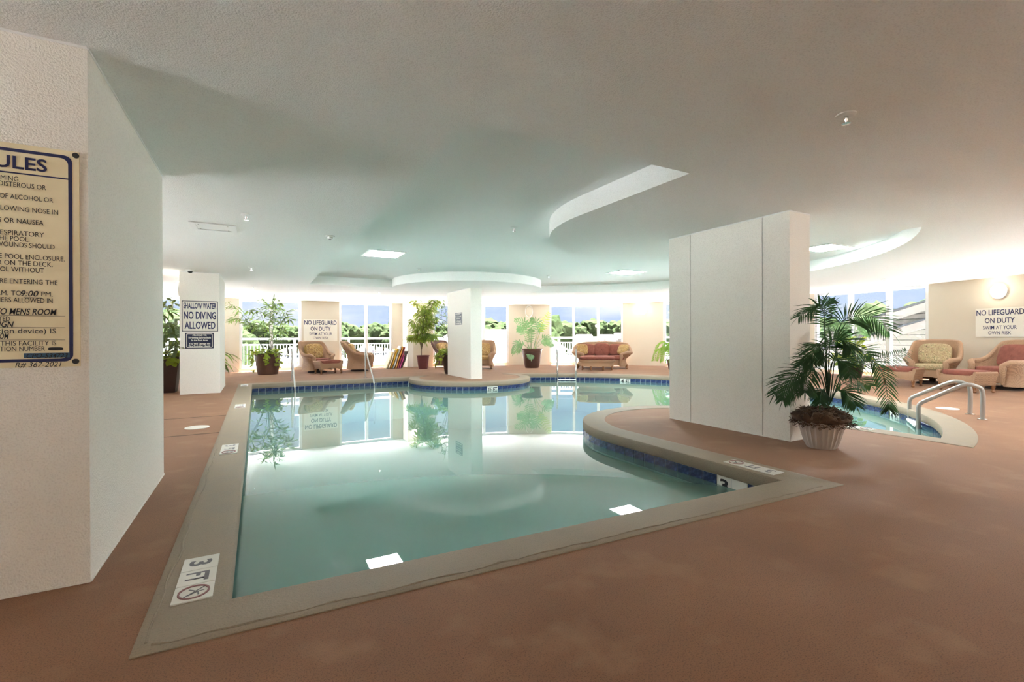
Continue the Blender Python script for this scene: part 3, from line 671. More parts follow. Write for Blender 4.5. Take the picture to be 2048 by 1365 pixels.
# ------------------------------------------------------------------ wicker furniture (front is -y, origin on the floor)
def smst(a, b, x): t = max(0, min(1, (x - a) / (b - a))); return t * t * (3 - 2 * t)
def shell_fn(rx, ry, hb, ha, crown=0.0, lean=.14, z0=.08, e=.62):
    g = lambda t: math.copysign(abs(t) ** e, t)
    def top(th):
        a = abs(th); return ha + (hb - ha) * (1 - smst(radians(50), radians(98), a)) + crown * cos(min(a, pi / 2)) ** 2 - .06 * smst(radians(128), radians(150), a)
    def pt(th, k, inset=0.0):
        """k 0 at the skirt, 1 at the top edge"""
        h = top(th); z = z0 + (h - z0) * k; sc = .90 - .07 * sin(pi * min(1, k * 1.25)) + .16 * smst(.45, 1, k) + .04 * (1 - k) ** 2
        back = 1 - smst(radians(50), radians(100), abs(th))
        x = (rx * sc - inset) * g(sin(th)); y = (ry * sc - inset) * g(cos(th)) + lean * back * smst(.35, 1, k) * (1.0)
        return Vector((x, y, z))
    return top, pt
def chair_shell(t, rx, ry, hb, ha, m, crown=0, n=48, arm_r=.062, back_r=.042, lean=.14):
    top, pt = shell_fn(rx, ry, hb, ha, crown, lean); TM = radians(150)
    prof = [(k / 9, 0) for k in range(10)] + [(1 - k / 7 * .72, .07) for k in range(8)]
    MB().grid(lambda u, v: pt(-TM + 2 * TM * u, *prof[round(v * 17)]), n, 17).build('wicker_shell', m, t)
    path = []; rad = []
    for i in range(n + 1):
        th = -TM + 2 * TM * i / n; q = pt(th, 1, .03); path.append(q); arm = smst(radians(60), radians(105), abs(th)); rad.append(back_r + (arm_r - back_r) * arm)
    e0, e1 = path[0], path[-1]
    drop = lambda q, s: [Vector((q.x + s * .01, q.y - .02, q.z - .09)), Vector((q.x * .98, q.y - .0, q.z - .22)), Vector((q.x * .95, q.y + .01, .12))]
    path = list(reversed(drop(e0, -1))) + path + drop(e1, 1); rad = [.03, .042, arm_r] + rad + [arm_r, .042, .03]
    MB().tube(path, rad, 10).build('rolled_edge', m, t)
    yf = pt(TM, .3).y - .01; xw = abs(pt(TM, .3).x)
    MB().grid(lambda u, v: Vector((-xw + 2 * xw * u, yf - .02 * sin(pi * u), (.13 + .05 * sin(pi * u)) * (1 - v) + .36 * v)), 14, 3).build('front_apron', m, t)
    return yf, xw
def feet(t, pts):
    for x, y in pts: MB().lathe([(.018, 0), (.034, .015), (.036, .03), (.02, .05), (.024, .075), (.034, .10), (.034, .15)], 12, (x, y, 0)).build('foot', M_FOOT, t)
def cushion(t, name, c, d, m, tilt=0, e=.38, button=False, rz=0):
    M = Matrix.Rotation(rz, 3, 'Z') @ Matrix.Rotation(tilt, 3, 'X')
    o = MB().superbox(c, d, e, M, 28, 14).build(name, m, t)
    if button:
        q = Vector(c) + M @ Vector((0, -d[1] / 2 - .0, 0)); MB().superbox(q, (.045, .02, .045), .8, M, 12, 6).build('button', m, o)
    return o
def wicker_chair(loc, rz, label, seat_m, back_m, base='swivel', m=None, group='wicker armchairs'):
    m = m or M_WICK; t = empty('wicker_armchair', label, 'armchair', loc, rz, group); yf, xw = chair_shell(t, .47, .44, .98, .58, m, .04)
    cushion(t, 'seat_cushion', (0, -.09, .41), (.64, .66, .15), seat_m)
    cushion(t, 'back_cushion', (0, .24, .70), (.62, .20, .52), back_m, radians(-16), .5, True)
    if base == 'swivel':
        MB().lathe([(.30, 0), (.30, .03), (.24, .05), (.06, .06), (.06, .12)], 28).build('swivel_base', M_BASE, t)
    else: feet(t, [(-.36, -.33), (.36, -.33), (-.32, .34), (.32, .34)])
    return t
def ottoman(loc, rz, label, m_c, w=.70, d=.50):
    t = empty('wicker_ottoman', label, 'ottoman', loc, rz, 'wicker ottomans'); hw, hd = w / 2, d / 2
    for s in (-1, 1):
        MB().grid(lambda u, v: Vector((-hw * .94 + 2 * hw * .94 * u, s * (hd - .03 + .015 * sin(pi * v)), (.12 + .07 * sin(pi * u)) * (1 - v) + .36 * v)), 16, 4).build('apron', M_WICK, t)
    for s in (-1, 1):
        prof = [(hw * .90, .12), (hw * .93, .2), (hw * .99, .3), (hw * 1.04, .36), (hw * 1.05, .40), (hw * 1.0, .425), (hw * .92, .42), (hw * .88, .38), (hw * .87, .30)]
        MB().grid(lambda u, v: Vector((s * prof[round(v * 8)][0], -hd + 2 * hd * u, prof[round(v * 8)][1] + (.05 * sin(pi * u) if v < .05 else 0))), 10, 8).build('scroll_end', M_WICK, t)
        for q in (-1, 1): MB().add([(s * p[0] if i else s * p[0], q * hd, p[1]) for i, p in enumerate(prof)], [tuple(range(9))]).build('end_cap', M_WICK, t)
    MB().box((0, 0, .30), (w * .86, d * .92, .08)).build('seat_frame', M_WICK, t, smooth=False)
    cushion(t, 'cushion', (0, 0, .385), (w * .86, d * .96, .12), m_c, 0, .3)
    feet(t, [(-hw * .88, -hd * .85), (hw * .88, -hd * .85), (-hw * .88, hd * .85), (hw * .88, hd * .85)])
    return t
def oval_ottoman(loc, rz, label):
    t = empty('wicker_ottoman', label, 'ottoman', loc, rz, 'wicker ottomans'); sx, sy = 1.0, .5
    MB().lathe([(.56, .13), (.57, .2), (.58, .27), (.62, .30), (.635, .33), (.62, .36), (.5, .37)], 40, sx=sx, sy=sy, flute=lambda a, j: 0).build('wicker_body', M_WICK, t)
    MB().superbox((0, 0, .42), (1.24, .62, .13), .45, None, 40, 14).build('cushion', M_CLOTHR, t)
    feet(t, [(.54 * cos(2 * pi * k / 8 + .39), .27 * sin(2 * pi * k / 8 + .39)) for k in range(8)])
    return t
def sofa(loc, rz, label):
    t = empty('wicker_sofa', label, 'sofa', loc, rz); yf, xw = chair_shell(t, 1.02, .44, .84, .58, M_WICK, .10, 72, .065, .05, .10)
    for i, x in enumerate((-.52, 0, .52)): cushion(t, 'seat_cushion', (x, -.08, .40), (.55, .68, .16), M_CLOTHR)
    for i, x in enumerate((-.54, 0, .54)): cushion(t, 'back_cushion', (x, .24, .67), (.58, .20, .44 if i != 1 else .50), M_CLOTHR, radians(-14), .5, True)
    feet(t, [(-.88, -.34), (.88, -.34), (-.88, .30), (.88, .30)])
    return t
wicker_chair((1.78, 17.05, 0), radians(20), 'wicker armchair with gold floral back cushion behind the left ottoman', M_CLOTHR, M_FLOR)
ottoman((2.03, 16.22, 0), radians(16), 'small wicker ottoman in front of the armchair under the lifeguard sign', M_CLOTHR, .74, .52)
wicker_chair((3.14, 16.95, 0), radians(72), 'swivel wicker armchair seen from the side before the second window', M_CLOTHR, M_FLOR)
wicker_chair((6.45, 17.05, 0), radians(30), 'dark brown wicker armchair half hidden behind the ficus pot', M_CLOTHR, M_FLOR, 'feet', M_WICKD)
wicker_chair((7.28, 15.72, 0), radians(-28), 'wicker armchair with gold floral seat and back beside the far column', M_FLOR, M_FLOR, 'feet')
pS = fl(1204, 738); dS = Vector((-pS.x, -pS.y, 0)).normalized(); pS = pS - dS * .42; rS = face_rz(dS.x, dS.y)
sofa(pS, rS, 'wicker sofa with terracotta cushions under the three-pane window')
RS = Matrix.Rotation(rS, 3, 'Z')
for x, rz_, tl, lab in ((-.72, radians(12), -18, 'gold floral throw pillow at the left end of the sofa'), (.76, radians(-38), -30, 'gold floral throw pillow leaning at the right end of the sofa')):
    q = pS + RS @ Vector((x, -.05, .69)); o = MB().superbox((0, 0, 0), (.42, .15, .40), .55, Matrix.Rotation(radians(tl), 3, 'X'), 24, 12).build('throw_pillow', M_FLOR, None, loc=q, rz=rS + rz_)
    o['label'] = lab; o['category'] = 'pillow'; o['group'] = 'throw pillows on the sofa'
pO = fl(1194, 741.5) - dS * .25
oval_ottoman(pO, rS, 'long oval wicker ottoman in front of the sofa')
wicker_chair((14.25, 5.08, 0), face_rz(-.97, -.16), 'wicker armchair with paisley cushions at the right', M_PAIS, M_PAIS)
wicker_chair((14.10, 3.80, 0), face_rz(-.90, .42), 'wicker armchair with terracotta cushions below the right lifeguard sign', M_CLOTHR, M_CLOTHR)
ottoman((13.05, 5.28, 0), face_rz(-.995, -.06), 'wicker ottoman partly behind the palm, before the paisley armchair', M_CLOTHR, .78, .54)
ottoman((12.93, 4.06, 0), face_rz(-.92, .38), 'wicker ottoman behind the right pool ladder', M_CLOTHR, .76, .50)

# leaning stack of folded pool floats by the return wall
floats = [((230, 214, 168), .0, .34, 'cream'), ((236, 226, 196), .10, .31, 'pale ivory'), ((222, 178, 52), .20, .28, 'yellow'), ((206, 208, 208), .30, .24, 'pale grey'), ((218, 150, 66), .38, .20, 'orange'), ((150, 54, 66), .46, .16, 'maroon'), ((186, 64, 128), .52, .13, 'magenta'), ((72, 56, 50), .62, .05, 'dark brown')]
for i, (c, dx, lean, cn) in enumerate(floats):
    lean = .24; mt_ = mat('float_%s' % cn.replace(' ', '_'), rgb(*c), .5); hgt = [.60, .68, .72, .82, .80, .78, .48, .62][i]
    def fn(u, v, s=1): return Vector((s * .022 + lean * 1.25 * v * hgt / .8, (u - .5) * (.5 - .12 * v) + .03 * sin(9 * v + i), v * hgt + .012 * sin(14 * u + i)))
    mb = MB(); n1 = 10; n2 = 8
    mb.grid(lambda u, v: fn(u, v, 1), n1, n2); mb.grid(lambda u, v: fn(u, v, -1), n1, n2)
    k = (n1 + 1) * (n2 + 1)
    for j in range(n2):
        for col in (0, n1): a = j * (n1 + 1) + col; mb.f.append((a, a + n1 + 1, a + n1 + 1 + k, a + k))
    for j in range(n1): mb.f.append((j, j + 1, j + 1 + k, j + k)); a = n2 * (n1 + 1) + j; mb.f.append((a, a + 1, a + 1 + k, a + k))
    o = mb.build('pool_float', mt_, None, loc=(4.22 + .083 * i, 17.75, .015)); o['label'] = '%s folded pool float leaning in the stack by the return wall' % cn; o['category'] = 'pool float'; o['group'] = 'folded floats leaning in a stack'
# ------------------------------------------------------------------ plants
def frond(t, path, L, n, w, m, name='frond', face=.6, droop=.5, start=.3, sweep=.55, rr=.006, stem_m=None, seed=0):
    """rachis along path (world points); leaflets on both sides of its outer part"""
    rnd = random.Random(seed); o = t.location; P = smooth_path([Vector(p) - o for p in path], 6); N_ = len(P); mb = MB()
    mb.tube(P, [rr * (1 - .75 * i / (N_ - 1)) for i in range(N_)], 5)
    view = (P[N_ // 2] + o - CAMP).normalized()
    for k in range(n):
        u = start + (1 - start) * (k + .5) / n; f = u * (N_ - 1); i = min(int(f), N_ - 2); p = P[i].lerp(P[i + 1], f - i); tg = (P[i + 1] - P[i]).normalized()
        s1 = tg.cross(Vector((0, 0, 1))); s2 = tg.cross(view); s1 = s1.normalized() if s1.length > .05 else Vector((1, 0, 0)); s2 = s2.normalized() if s2.length > .05 else s1
        if s1.dot(s2) < 0: s1 = -s1
        side = (s1 * (1 - face) + s2 * face).normalized(); q = (k + .5) / n; ll = L * (.45 + .55 * sin(pi * min(1, .12 + .95 * q)) ** .7) * rnd.uniform(.88, 1.1)
        for s in (-1, 1):
            d = side * s + tg * (sweep + .5 * q) + Vector((0, 0, rnd.uniform(-.12, .08))); mb.leaf(p, d, tg.cross(side * s) + Vector((rnd.uniform(-.2, .2),) * 3), ll, w, droop * rnd.uniform(.7, 1.3), 3)
    mb.leaf(P[-1], (P[-1] - P[-2]), Vector((0, 0, 1)), L * .6, w, droop, 3)
    return mb.build(name, m, t)
def spray(t, path, n, L, w, m, name='leafy_stem', droop=.6, start=.35, rr=.008, seed=0, spread=1.0, stem=None):
    """a stem with loose leaves round its outer part"""
    rnd = random.Random(seed); o = t.location; P = smooth_path([Vector(p) - o for p in path], 5); N_ = len(P); mb = MB()
    st = MB().tube(P, [rr * (1 - .6 * i / (N_ - 1)) for i in range(N_)], 6).build('stem', stem or M_STEM, t)
    for k in range(n):
        u = start + (1 - start) * rnd.random(); f = u * (N_ - 1); i = min(int(f), N_ - 2); p = P[i].lerp(P[i + 1], f - i); tg = (P[i + 1] - P[i]).normalized()
        a = rnd.uniform(0, 2 * pi); d = Vector((cos(a), sin(a), rnd.uniform(-.5, .5))) * spread + tg * .5; tw = d.normalized() * rnd.uniform(.02, .5) * L
        mb.leaf(p + tw, d + Vector((0, 0, rnd.uniform(-.4, .1))), Vector((rnd.uniform(-.6, .6), rnd.uniform(-.6, .6), 1)), L * rnd.uniform(.7, 1.2), w * rnd.uniform(.8, 1.2), droop * rnd.uniform(.5, 1.5), 3)
    mb.build(name, m, t, kind='stuff'); return st
def round_leaf(mb, p, d, up, s):
    d = Vector(d).normalized(); sd_ = d.cross(Vector(up)); sd_ = sd_.normalized() if sd_.length > 1e-3 else d.orthogonal(); p = Vector(p)
    V = [p, p + d * .25 * s + sd_ * .40 * s, p + d * .6 * s + sd_ * .36 * s, p + d * 1.0 * s, p + d * .6 * s - sd_ * .36 * s, p + d * .25 * s - sd_ * .40 * s, p + d * .45 * s - Vector((0, 0, .06 * s))]
    mb.add(V, [(0, 1, 6), (1, 2, 6), (2, 3, 6), (3, 4, 6), (4, 5, 6), (5, 0, 6)])
def vines(t, cx, cy, z, r, n, drop, m, s=.09, seed=0, sector=(0, 2 * pi), name='trailing_vine'):
    """heart-shaped leaves mounded over a rim and trailing down"""
    rnd = random.Random(seed); mb = MB(); o = t.location; c = Vector((cx, cy, z)) - o
    for k in range(n):
        a = rnd.uniform(*sector); q = r * sqrt(rnd.random()) * 1.15; p = c + Vector((q * cos(a), q * sin(a), rnd.uniform(.0, .16)))
        round_leaf(mb, p, (cos(a) + rnd.uniform(-.5, .5), sin(a) + rnd.uniform(-.5, .5), rnd.uniform(-.3, .5)), (rnd.uniform(-.5, .5), rnd.uniform(-.5, .5), 1), s * rnd.uniform(.7, 1.3))
    mb.build('mounded_vine', m, t, kind='stuff')
    for k in range(max(3, n // 18)):
        a = rnd.uniform(*sector); mb = MB(); L_ = drop * rnd.uniform(.4, 1); p = c + Vector((r * cos(a), r * sin(a), .03)); path = [p]
        for j in range(7): p = p + Vector((cos(a) * (.07 if j < 2 else .008), sin(a) * (.07 if j < 2 else .008), -L_ / 7 if j > 0 else .01)); path.append(p)
        mb.tube(path, .004, 4)
        for j in range(int(L_ / .05) + 3):
            q = path[rnd.randrange(1, 8)] + Vector((rnd.uniform(-.04, .04), rnd.uniform(-.04, .04), rnd.uniform(-.05, .05))); round_leaf(mb, q, (cos(a) + rnd.uniform(-1, 1), sin(a) + rnd.uniform(-1, 1), -.8), (cos(a), sin(a), .4), s * rnd.uniform(.7, 1.2))
        mb.build(name, m, t, kind='stuff')
def pot(t, r0, r1, h, m, bands=(), rim=.03, n=36):
    prof = [(r0 * .97, 0), (r0, .015)] + [(r0 + (r1 - r0) * (k / 8) ** .8, h * k / 8 * .92) for k in range(1, 9)] + [(r1 + rim * .6, h * .93), (r1 + rim, h * .955), (r1 + rim, h), (r1 + rim - .02, h), (r1 - .02, h * .93), (r1 * .5, h * .90)]
    MB().lathe(prof, n).build('pot', m, t)
    for z in bands: MB().tube([((r0 + (r1 - r0) * (z / h) ** .8 + .008) * cos(2 * pi * i / 40), (r0 + (r1 - r0) * (z / h) ** .8 + .008) * sin(2 * pi * i / 40), z) for i in range(41)], .010, 6, False).build('rim_band', m, t)
    MB().lathe([(r1 - .02, h * .90), (r1 * .5, h * .925), (.02, h * .93)], n).build('soil', M_SOIL, t)

# potted palm in the fluted pot
pp = fl(1649, 893); pp = Vector((5.13, 2.74, 0)); t = empty('potted_palm', 'dark green palm in a white fluted pot beside the grooved column', 'potted plant', pp)
prof = [(.128, 0), (.137, .012), (.148, .05), (.163, .10), (.176, .15), (.188, .20), (.197, .24), (.206, .255), (.218, .27), (.226, .30), (.228, .318), (.215, .318), (.205, .28), (.10, .27)]
MB().lathe(prof, 120, flute=lambda a, j: (.05 * max(-.35, cos(24 * a)) if 2 <= j <= 6 else 0)).build('fluted_pot', M_POTW, t)
rnd = random.Random(5); mb = MB()
for k in range(1500):
    a = rnd.uniform(0, 2 * pi); q = .27 * sqrt(rnd.random()); p = Vector((q * cos(a), q * sin(a), .30 + .10 * (1 - (q / .27) ** 2) + rnd.uniform(-.02, .03) - (.05 if q > .24 else 0))); b = rnd.uniform(0, 2 * pi); pts = []
    for j in range(4): pts.append(p.copy()); b += rnd.uniform(-1.6, 1.6); p += Vector((cos(b) * .016, sin(b) * .016, rnd.uniform(-.014, .014)))
    mb.tube(pts, .0032, 3, False)
mb.build('moss', M_MOSS, t, kind='stuff')
def lump(u, v):
    a = 2 * pi * u; r = [.205, .25, .262, .245, .20, .13, .02][round(v * 6)]; z = [.27, .285, .315, .345, .37, .388, .395][round(v * 6)]; p = Vector((r * cos(a), r * sin(a), z)); return p * (1 + .10 * noise.noise(p * 26) + .05 * noise.noise(p * 60))
MB().grid(lump, 60, 6, True).build('moss_core', M_MOSS, t)
D0 = depth_of(pp.x, pp.y)
FR = [([(1656, 805), (1650, 700), (1648, 632), (1634, 611), (1597, 634)], 0, .05, .20), ([(1657, 805), (1652, 690), (1648, 640), (1652, 606), (1668, 600)], .05, .1, .13), ([(1660, 805), (1672, 700), (1682, 650), (1702, 634), (1742, 634), (1780, 662)], 0, -.15, .27), ([(1662, 805), (1680, 745), (1725, 725), (1775, 714), (1812, 702)], .05, .25, .19),
      ([(1662, 805), (1690, 745), (1740, 722), (1765, 748), (1776, 800), (1778, 818)], .05, .0, .17), ([(1660, 805), (1680, 772), (1715, 760), (1742, 772)], 0, .2, .18), ([(1658, 810), (1672, 784), (1692, 784), (1712, 812)], 0, -.3, .17),
      ([(1654, 805), (1640, 752), (1610, 738), (1578, 756), (1550, 788)], 0, -.2, .22), ([(1654, 805), (1634, 768), (1606, 752), (1580, 775), (1566, 800)], 0, -.02, .19), ([(1656, 805), (1654, 725), (1658, 692), (1684, 680), (1702, 698)], 0, -.25, .22),
      ([(1656, 805), (1650, 725), (1640, 688), (1628, 700), (1624, 722)], 0, -.1, .21), ([(1657, 805), (1665, 725), (1682, 705), (1718, 702), (1742, 712)], .0, .2, .20), ([(1656, 805), (1646, 748), (1626, 735), (1612, 762), (1610, 785)], 0, -.3, .19),
      ([(1656, 808), (1648, 780), (1642, 785), (1640, 806)], -.05, -.25, .15), ([(1656, 805), (1660, 740), (1672, 718), (1692, 728), (1700, 750)], 0, -.35, .18), ([(1655, 805), (1650, 740), (1638, 716), (1618, 715), (1604, 730)], 0, -.1, .19), ([(1656, 805), (1658, 710), (1662, 672), (1672, 664), (1692, 668)], .1, .35, .19)]
for k, (pl, d0, d1, L_) in enumerate(FR):
    nP = len(pl); path = [dp(px, py, D0 + d0 * min(1, i) + (d1 - d0) * (i / (nP - 1)) ** 1.5 if i else D0) for i, (px, py) in enumerate(pl)]
    frond(t, path, L_ * 1.05, 27, .0125, M_PALM, face=.62, droop=.55, start=.40, sweep=.6, rr=.0065, seed=k)

# bamboo in the wide brown pot
bc = Vector((.30, 16.95, 0)); t = empty('potted_bamboo', 'bamboo with trailing vine in a wide brown pot before the left window', 'potted plant', bc)
pot(t, .29, .37, .66, M_POTB); D1 = depth_of(bc.x, bc.y); rnd = random.Random(9)
for k, tips in enumerate([[(533, 712), (505, 660), (478, 622), (458, 608)], [(534, 712), (510, 665), (488, 640), (464, 640)], [(535, 712), (530, 660), (520, 625), (500, 622)], [(536, 712), (540, 660), (540, 620), (525, 600)], [(537, 712), (545, 665), (552, 630), (546, 600)], [(538, 712), (555, 670), (566, 640), (580, 640)],
                          [(537, 712), (552, 660), (566, 632), (576, 622)], [(536, 712), (536, 680), (532, 655), (520, 650)], [(537, 712), (545, 690), (556, 668), (566, 660)], [(535, 712), (540, 640), (545, 615), (560, 606)], [(534, 712), (522, 690), (510, 660), (502, 645)]]):
    off = rnd.uniform(-.35, .35); path = [dp(px, py, D1 + off * i / 3) for i, (px, py) in enumerate(tips)]
    spray(t, path, 60, .26, .040, M_BAMB, start=.40, seed=30 + k, rr=.009, droop=.5)
vines(t, bc.x, bc.y, .64, .40, 230, .62, M_LIME, .105, 3)

# tall ficus in the burgundy pot
fc = Vector((5.40, 16.85, 0)); t = empty('potted_ficus', 'tall leafy ficus tree in a burgundy pot beside the float stack', 'potted plant', fc)
pot(t, .16, .22, .50, M_POTR, rim=.02); D2 = depth_of(fc.x, fc.y)
for k, tips in enumerate([[(843, 712), (842, 690), (834, 660), (826, 640)], [(843, 712), (843, 690), (845, 650), (846, 610)], [(843, 712), (844, 690), (856, 655), (868, 635)], [(843, 700), (846, 670), (862, 630), (876, 600)], [(843, 700), (842, 670), (838, 630), (832, 600)], [(843, 700), (848, 680), (858, 670), (866, 672)], [(843, 700), (838, 680), (828, 672), (820, 676)], [(845, 690), (852, 650), (862, 615), (872, 592)],
                          [(843, 700), (845, 665), (850, 630), (852, 620)]]):
    path = [dp(px, py, D2 + [-.3, .2, -.1, .25, .1, -.35, .3, 0, -.25][k] * i / 3) for i, (px, py) in enumerate(tips)]
    spray(t, path, 130, .27, .055, M_FICUS, start=.40, seed=60 + k, rr=.014, droop=1.2, stem=M_BARK, spread=1.3)

# urn with lime vine and bamboo behind the far column
uc = Vector((5.36, 14.05, 0)); t = empty('potted_vine', 'lime green vine and slender bamboo in a dark urn behind the far column', 'potted plant', uc); pot(t, .13, .23, .62, M_POTD); D3 = depth_of(uc.x, uc.y)
vines(t, uc.x, uc.y, .62, .27, 190, .55, M_LIME, .11, 8)
for k, tips in enumerate([[(897, 712), (890, 670), (884, 640), (882, 612)], [(897, 712), (888, 680), (878, 655), (872, 640)], [(899, 712), (894, 660), (892, 630), (889, 605)], [(897, 712), (900, 660), (905, 640), (912, 625)]]):
    spray(t, [dp(px, py, D3 + .1 * i) for i, (px, py) in enumerate(tips)], 46, .20, .030, M_BAMB, start=.3, seed=90 + k, rr=.007)

# lobed-leaf plant in the big brown pot
lc = fl(1064, 736); lc = Vector((9.12, 15.22, 0)); t = empty('potted_philodendron', 'plant with pale blue-green lobed leaves in a large banded brown pot', 'potted plant', lc); pot(t, .26, .375, .72, M_POTB, (.56, .60)); D4 = depth_of(lc.x, lc.y)
M_PHY = mat('yellow_green_lobed_leaf', rgb(150, 172, 86), .45, subs=rgb(190, 200, 90), **G)
for k, (tips, mt_) in enumerate([([(1062, 702), (1058, 670), (1050, 645), (1030, 640)], 0), ([(1063, 702), (1062, 665), (1058, 645), (1044, 660)], 0), ([(1066, 702), (1072, 670), (1074, 645), (1062, 640)], 0), ([(1068, 702), (1078, 670), (1086, 650), (1098, 626)], 1), ([(1068, 702), (1080, 680), (1094, 676), (1104, 692)], 0), ([(1060, 702), (1046, 688), (1034, 688), (1026, 706)], 0), ([(1062, 702), (1056, 690), (1060, 672), (1062, 660)], 0),
                                 ([(1064, 702), (1050, 692), (1042, 690), (1036, 704)], 0), ([(1067, 702), (1080, 690), (1090, 684), (1098, 682)], 0), ([(1062, 704), (1060, 698), (1060, 704), (1062, 716)], 0), ([(1066, 702), (1076, 665), (1082, 648), (1080, 662)], 0), ([(1062, 702), (1050, 675), (1044, 660), (1036, 656)], 0)]):
    off = [-.3, .2, -.1, .1, -.35, -.2, -.3, .3, .2, -.42, .3, .1][k]; frond(t, [dp(px, py, D4 + off * i / 3) for i, (px, py) in enumerate(tips)], .25, 10, .045, M_PHY if mt_ else M_PHIL, 'lobed_leaf', .7, .6, .42, .5, .010, seed=120 + k)

# fern beside the grooved column
ec = fl(1347, 740); t = empty('potted_fern', 'bright green fern half hidden behind the grooved column', 'potted plant', (ec.x, ec.y, 0)); pot(t, .16, .22, .36, M_POTB)
rnd = random.Random(44)
for k in range(26):
    a = 2 * pi * k / 26 + rnd.uniform(-.2, .2); b = Vector((ec.x, ec.y, .36)); R_ = rnd.uniform(.5, .78); h = rnd.uniform(.35, .62)
    frond(t, [b, b + Vector((cos(a) * R_ * .4, sin(a) * R_ * .4, h)), b + Vector((cos(a) * R_ * .8, sin(a) * R_ * .8, h * .85)), b + Vector((cos(a) * R_, sin(a) * R_, h * .1 - .1))], .10, 22, .028, M_FERN, face=.35, droop=.4, start=.2, rr=.005, seed=200 + k)

# plant by the right-hand window, behind the palm
rc = Vector((14.5, 6.95, 0)); t = empty('potted_window_plant', 'lime leaves and blue-green fronds behind the palm by the right window', 'potted plant', rc); pot(t, .22, .30, .45, M_POTD); rnd = random.Random(3)
vines(t, rc.x, rc.y, .50, .36, 150, .3, M_LIME, .13, 6)
for k in range(12):
    a = 2 * pi * k / 12 + rnd.uniform(-.3, .3); b = Vector((rc.x, rc.y, .45)); R_ = rnd.uniform(.45, .85); h = rnd.uniform(.75, 1.25)
    frond(t, [b, b + Vector((cos(a) * R_ * .3, sin(a) * R_ * .3, h * .7)), b + Vector((cos(a) * R_ * .7, sin(a) * R_ * .7, h)), b + Vector((cos(a) * R_, sin(a) * R_, h * .75))], .20, 20, .028, M_PHIL, face=.5, droop=.5, start=.4, rr=.008, seed=240 + k)
for k in range(5):
    a = rnd.uniform(0, 6.28); b = Vector((rc.x, rc.y, .45)); spray(t, [b, b + Vector((cos(a) * .15, sin(a) * .15, .35)), b + Vector((cos(a) * .3, sin(a) * .3, .62))], 26, .16, .09, M_LIME, seed=270 + k, start=.4)

# square planter left of the shallow-water column
sc_ = Vector((-1.76, 12.42, 0)); t = empty('square_planter', 'tall dark square planter with leafy stems left of the shallow water sign', 'potted plant', sc_)
V = []; 
for (h, z) in ((.215, 0), (.295, .70), (.305, .70), (.305, .76), (.285, .76), (.28, .66)): V += [(-h, -h, z), (h, -h, z), (h, h, z), (-h, h, z)]
MB().add(V, [(4 * j + i, 4 * j + (i + 1) % 4, 4 * j + 4 + (i + 1) % 4, 4 * j + 4 + i) for j in range(5) for i in range(4)] + [(3, 2, 1, 0)]).build('planter_box', M_POTD, t, smooth=False)
for z in (.60, .63): MB().box((0, 0, z), (.588, .588, .008)).build('groove_band', M_POTD, t, smooth=False)
MB().box((0, 0, .66), (.56, .56, .02)).build('soil', M_SOIL, t, smooth=False); D5 = depth_of(sc_.x, sc_.y)
vines(t, sc_.x, sc_.y, .72, .27, 150, .1, M_LIME, .13, 12)
for k, tips in enumerate([[(332, 715), (334, 670), (340, 620), (352, 602)], [(330, 715), (330, 670), (330, 620), (334, 600)], [(333, 715), (338, 690), (344, 670), (352, 690)], [(331, 715), (333, 690), (338, 660), (340, 650)], [(332, 715), (325, 660), (318, 620), (312, 600)], [(334, 715), (345, 700), (352, 695), (357, 700)]]):
    spray(t, [dp(px, py, D5 + .12 * i * (-1) ** k) for i, (px, py) in enumerate(tips)], 18, .26, .062, M_DARKLEAF, seed=300 + k, start=.55, droop=.7)

# strap-leaf plant peeking out behind the shallow-water column
hc = Vector((-.98, 15.0, 0)); t = empty('potted_strap_plant', 'strap-leaved plant peeking out behind the shallow-water-sign column', 'potted plant', hc); pot(t, .17, .23, .42, M_POTD); rnd = random.Random(77); o = hc
for k in range(34):
    a = 2 * pi * k / 34 * 2.618; R_ = rnd.uniform(.45, .85); h = rnd.uniform(.25, .62); mb = MB(); b = Vector((0, 0, .45 + .25 * (k / 34)))
    mb.leaf(b, Vector((cos(a), sin(a), 1.1 if k > 12 else .5)), Vector((-cos(a), -sin(a), 1)), R_ * 1.1, .065, 1.9, 6); mb.build('strap_leaf', M_FERN if k % 3 == 0 else M_BAMB, t)
# ------------------------------------------------------------------ outside: balcony, railing, lawn, trees, houses
M_CONC = mat('pale_balcony_concrete', (.17, .168, .16, 1), .8)
M_LAWN = mat('lawn_grass', (.035, .048, .018, 1), .9, noise_=(.05, (.055, .065, .028, 1), .4, .7))
M_PAVE = mat('pale_parking_pavement', (.16, .16, .155, 1), .9)
M_TREE = mat('tree_foliage', (.020, .028, .0115, 1), 1, spec=0, noise_=(.6, (.038, .047, .022, 1), .4, .7), bump=(2, .3, .2))
M_TRUNK = mat('tree_trunk', rgb(84, 70, 56), .9)
M_ROOF = mat('brown_shingle_roof', (.042, .026, .023, 1), .9)
M_HOUSE = mat('pale_pink_house_wall', (.11, .092, .08, 1), .8)
M_SIDE = mat('tan_siding', (.125, .112, .094, 1), .7)
M_DARK = mat('dark_roof_edge', (.012, .013, .016, 1), .7)
M_HPANE = mat('dark_house_window', rgb(50, 50, 56), .3)
M_HEDGE = mat('brown_green_hedge', (.04, .035, .018, 1), .9, noise_=(1.2, (.03, .035, .015, 1), .4, .7))
RO = RW + TH + 2.3
mb = MB(); mb.grid(lambda u, v: wpt(A_END + (A_RET - A_END) * u, RW + TH + (RO + .2 - RW - TH) * v, -.03), 80, 1)
struct(mb.build('balcony_floor', M_CONC, smooth=False), 'sunlit pale balcony floor outside the curved windows')
